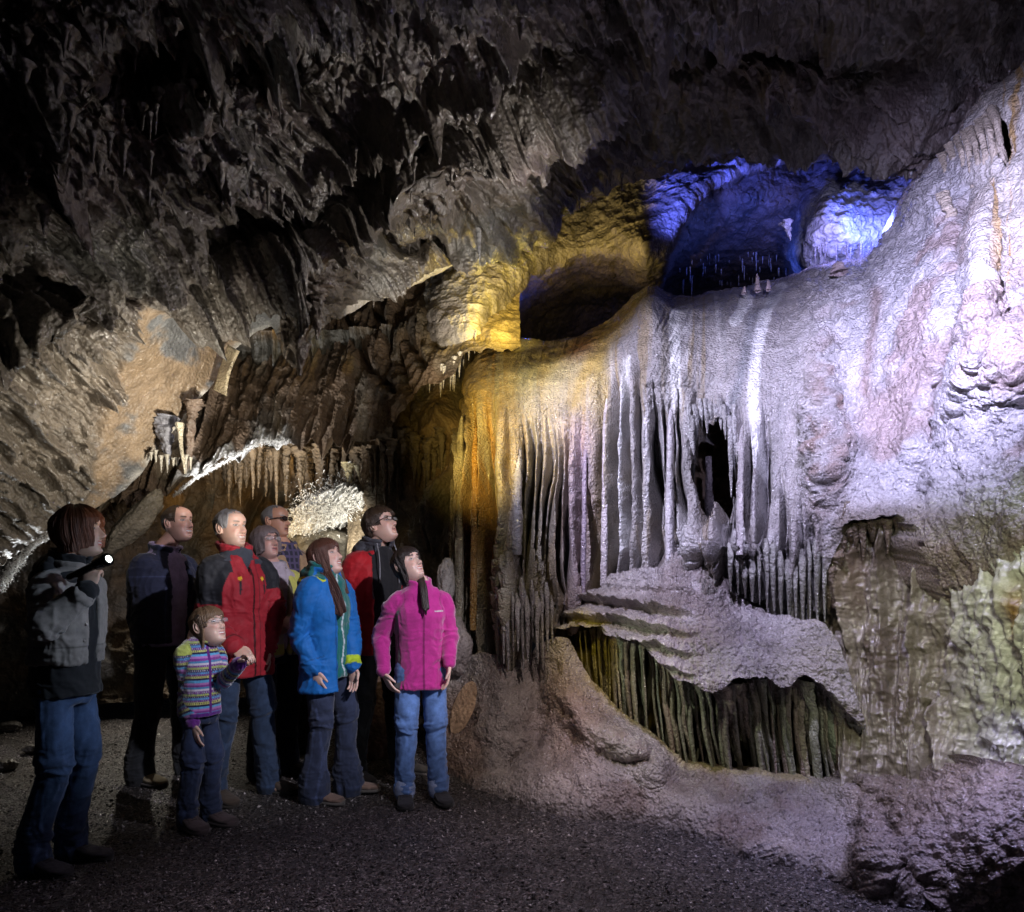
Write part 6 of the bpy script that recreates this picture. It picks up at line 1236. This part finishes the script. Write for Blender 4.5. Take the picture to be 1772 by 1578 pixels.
# 7. woman in the blue jacket
p = Person('woman with long auburn hair in an open bright blue jacket over a teal fleece', 566, 1382, 1.62, -24, -16, 20, headpx=(563, 966), group=G, opt=dict(skin=(.62, .40, .33), f=1, smile=1.0, teeth=1, nose=.95), w=.95)
p.frame(stance=((.05, .155), (-.02, -.10)), hipx=.0, chest=(-.01, 0), toes=(28, 6), knee=(.04, .04))
p.arms = [arm(p, 0, (605, 1095, .08), (610, 1155, .0), (613, 1185, -.02)), arm(p, 1, (520, 1098, -.12), (543, 1162, -.17), (553, 1190, -.18))]
p.build_body(hands=((.3, None), (.45, None)))
p.opt['fade'] = .5; p.trousers((.022, .030, .062), thigh=.092, kneer=.066, hem=.092, hemz=.03); p.shoes((.20, .13, .10), (.10, .09, .08), ln=.275)
def fc(q, N):
    c = np.tile([.004, .13, .12], (len(q), 1)); yz = .012*np.sin(q[:, 2]*26); return np.where(((np.abs(q[:, 1]-yz) < .006) & (q[:, 0] > 0))[:, None], np.array([.55, .62, .66]), c)
p.jacket('fleece', .80, None, mat=M_fleece, wid=(.165, .165, .17, .165), dep=(.13, .13, .14, .12), sleeves=False, collar=.055, colf=fc, seed=15)
def bj(q, N):
    c = np.tile([.005, .125, .42], (len(q), 1)); a = p.armd(q); d, t = a[0]; c = np.where(((d < .1) & (t > 1.70) & (t < 1.93))[:, None], np.array([.38, .52, .02]), c)
    c = np.where(((np.abs(q[:, 1]+.085) < .003) & (q[:, 0] > 0))[:, None], c*.5, c); d, t = a[1]; c = np.where(((d < .1) & (np.abs(t-1.75) < .012))[:, None], c*.5, c)
    c = np.where(((q[:, 0] < -.02) & (q[:, 2] > 1.44))[:, None], np.array([.004, .10, .10])*1.0, c); return np.where(((np.hypot(q[:, 1]+.115, q[:, 2]-1.43) < .02))[:, None], np.array([.5, .55, .02]), c)
p.jacket('jacket', .715, None, mat=M_shell, wid=(.215, .205, .20, .195), dep=(.165, .155, .15, .13), gap=lambda z: (.55, .42), colf=bj, collar=.035, hood=1.35, sl=(.080, .070, .064, .054), seed=16, wrk=.009)
def bh(S, Z):
    k = sstep(-.08, -.24, Z); S = S.copy(); S[..., 0] += .035*k*(S[..., 1] < 0)+.01*k; S[..., 1] += -.015*k*(S[..., 1] < 0); return S
hair(p.root, p.M, p.hs, H_red, lambda t: float(np.interp(t, [-math.pi, -2.7, -2.35, -1.8, -1.2, -1.02, -.8, 0, .7, 1.0, 1.3, math.pi], [-.16, -.20, -.30, -.38, -.36, -.06, .030, .044, .040, -.06, -.25, -.16])), lambda T, Z: .012+.010*sstep(.04, -.04, Z)+.004*np.sin(T*5)*sstep(0, -.2, Z), seed=7, rough=.003, rows=90, extra=bh)

# 8. tall man in the red hooded jacket
p = Person('tall dark haired man with glasses in an open red jacket with a grey hood', 652, 1338, 1.85, -42, -24, 27, headpx=(660, 912), group=G, opt=dict(skin=(.60, .38, .30), smile=.4, nose=1.05, brow=(.05, .03, .02)), w=1.02)
p.frame(stance=((.05, .17), (-.05, -.15)), toes=(20, 0), knee=(.02, .03))
p.arms = [arm(p, 0, (712, 1070, .10), (708, 1140, .06), (710, 1170, .05)), arm(p, 1, (610, 1065, -.06), (616, 1130, -.08), (620, 1165, -.08))]
p.build_body(hands=((.3, None), (.3, None)))
p.trousers((.018, .020, .018), mat=M_cotton, thigh=.094, kneer=.080, hem=.084); p.shoes((.08, .07, .06), (.12, .11, .1))
p.jacket('shirt', .84, None, mat=M_cotton, wid=(.18, .18, .18, .17), dep=(.125, .13, .13, .12), sleeves=False, collar=.0, colf=const(.008, .008, .010), seed=17, top=1.47)
def hj(q, N):
    c = np.tile([.36, .006, .012], (len(q), 1)); c = np.where(((q[:, 2] > 1.452))[:, None], np.array([.045, .045, .055]), c)
    c = np.where(((np.abs(q[:, 1]+.10) < .003) & (q[:, 0] > 0))[:, None], c*.4, c)
    ang = np.arctan2(q[:, 1], q[:, 0]); return np.where(((np.abs(ang) < .80) & (q[:, 2] > 1.15) & (np.abs(q[:, 1]) < .14))[:, None], np.array([.045, .045, .055]), c)
p.jacket('jacket', .80, None, mat=M_shell, wid=(.205, .21, .21, .205), dep=(.15, .15, .15, .14), gap=lambda z: (.62, .62), colf=hj, collar=.055, hood=1.5, sl=(.082, .072, .066, .056), seed=18, wrk=.008)
S = Soup()
for y in (-.09, .07): S.tube([(.11, y*.9, 1.50*p.s), (.15, y, 1.40*p.s), (.155, y, 1.25*p.s)], [.004, .004, .004], seg=8)
link('drawstring', S.mesh('drawstring'), plain('cord', (.2, .2, .22), .7), p.root)
hair(p.root, p.M, p.hs, H_brown, fe=.12, limit=short_limit(.066, -.012, -.075, 1.0), thick=lambda T, Z: .013+.010*sstep(.02, .1, Z)+.007*sstep(1.2, 2.4, np.abs(T))+.004*np.sin(T*7+Z*40), seed=8, rough=.006)
glasses(p.root, p.M, p.hs, .0022, M_frame, w=.023, h=.0135)

# 9. woman in pink
p = Person('smiling woman with a dark braid in a pink fleece jacket and light jeans, rightmost', 727, 1383, 1.555, -72, -38, 28, 6, headpx=(706, 979), group=G, opt=dict(skin=(.64, .43, .36), f=1, smile=1.1, teeth=1, brow=(.03, .02, .015), fade=1.2), w=.97)
p.frame(stance=((.0, .125), (-.01, -.105)), hipx=.0, chest=(-.0, .0), toes=(8, -6), knee=(.02, .03))
p.arms = [arm(p, 0, (777, 1098, .02), (777, 1152, -.06), (774, 1185, -.08)), arm(p, 1, (659, 1098, .0), (664, 1166, -.10), (680, 1198, -.12), nr=(-.2, 1, 0))]
p.build_body(hands=((.25, None), (.28, dict(spread=.1))))
p.trousers((.085, .16, .36), thigh=.092, kneer=.066, hem=.064, hemz=.065, wid=.158, dep=.115, top=.90); p.shoes((.022, .022, .026), ln=.27)
S = Soup()
for hp, kn, an, td in p.legs: S.tube([(an[0], an[1], .06*p.s), (an[0], an[1], .105*p.s)], [(.072*p.s, .076*p.s)]*2, sub=3, seg=20)
p.garment('turn_up', S, .006, M_denim, const(.26, .32, .50), .002)
def pj(q, N):
    pk = np.array([.42, .022, .21]); c = np.tile(pk, (len(q), 1)); a = p.armd(q); ar = np.minimum(a[0][0], a[1][0])
    ang = np.arctan2(np.abs(q[:, 1]), q[:, 0]); side = (np.abs(ang-1.55-.10*np.cos((q[:, 2]-1.1)*9)) < .42) & (q[:, 2] < 1.30) & (ar > .075); c = np.where(side[:, None], np.array([.055, .050, .055]), c)
    c = np.where((zipz(q, .0, .004))[:, None], pk*.45, c); c = np.where(((np.abs(q[:, 2]-1.295) < .004) & (np.abs(q[:, 1]-.105) < .030) & (q[:, 0] > 0))[:, None], np.array([.5, .5, .5]), c)
    for d, t in a: c = np.where(((np.abs(np.abs(t-.5)-.0) < .0))[:, None], pk, c)
    c = np.where(((np.abs(ar-.088) < .003) & (q[:, 2] > 1.30))[:, None], pk*.6, c); return c
p.jacket('fleece_jacket', .775, None, mat=M_fleece, wid=(.184, .166, .178, .172), dep=(.142, .130, .145, .12), colf=pj, collar=.040, sl=(.066, .056, .049, .042), seed=19, wrk=.008)
hair(p.root, p.M, p.hs, H_dark, lambda t: float(np.interp(t, [-math.pi, -1.8, -1.45, -1.15, -.85, 0, .5, .85, 1.15, 1.5, math.pi], [-.10, -.13, -.12, -.02, .03, .050, .045, .015, -.05, -.10, -.10])), lambda T, Z: .010+.008*sstep(.04, -.04, Z), seed=9, rough=.003)
S = Soup(); b0 = p.loc(728, 1000, -.02); b1 = p.loc(733, 1020, -.10); b2 = p.loc(737, 1056, -.155); B = cr([b0, b1, b2], 9)
for k, c in enumerate(B[:-1]):
    for sg in (-1, 1): S.ell(c+V3(0, sg*.008*(1 if k % 2 else -1), 0), (.013, .016, .014))
S.tube([B[-1], B[-1]+V3(0, 0, -.03)], [.010, .003]); me = remesh(S, .003, 1, 'braid'); V = co(me); setfl(me, V[:, 1]*400+V[:, 2]*200, 'strand'); link('braid', me, H_dark, p.root)
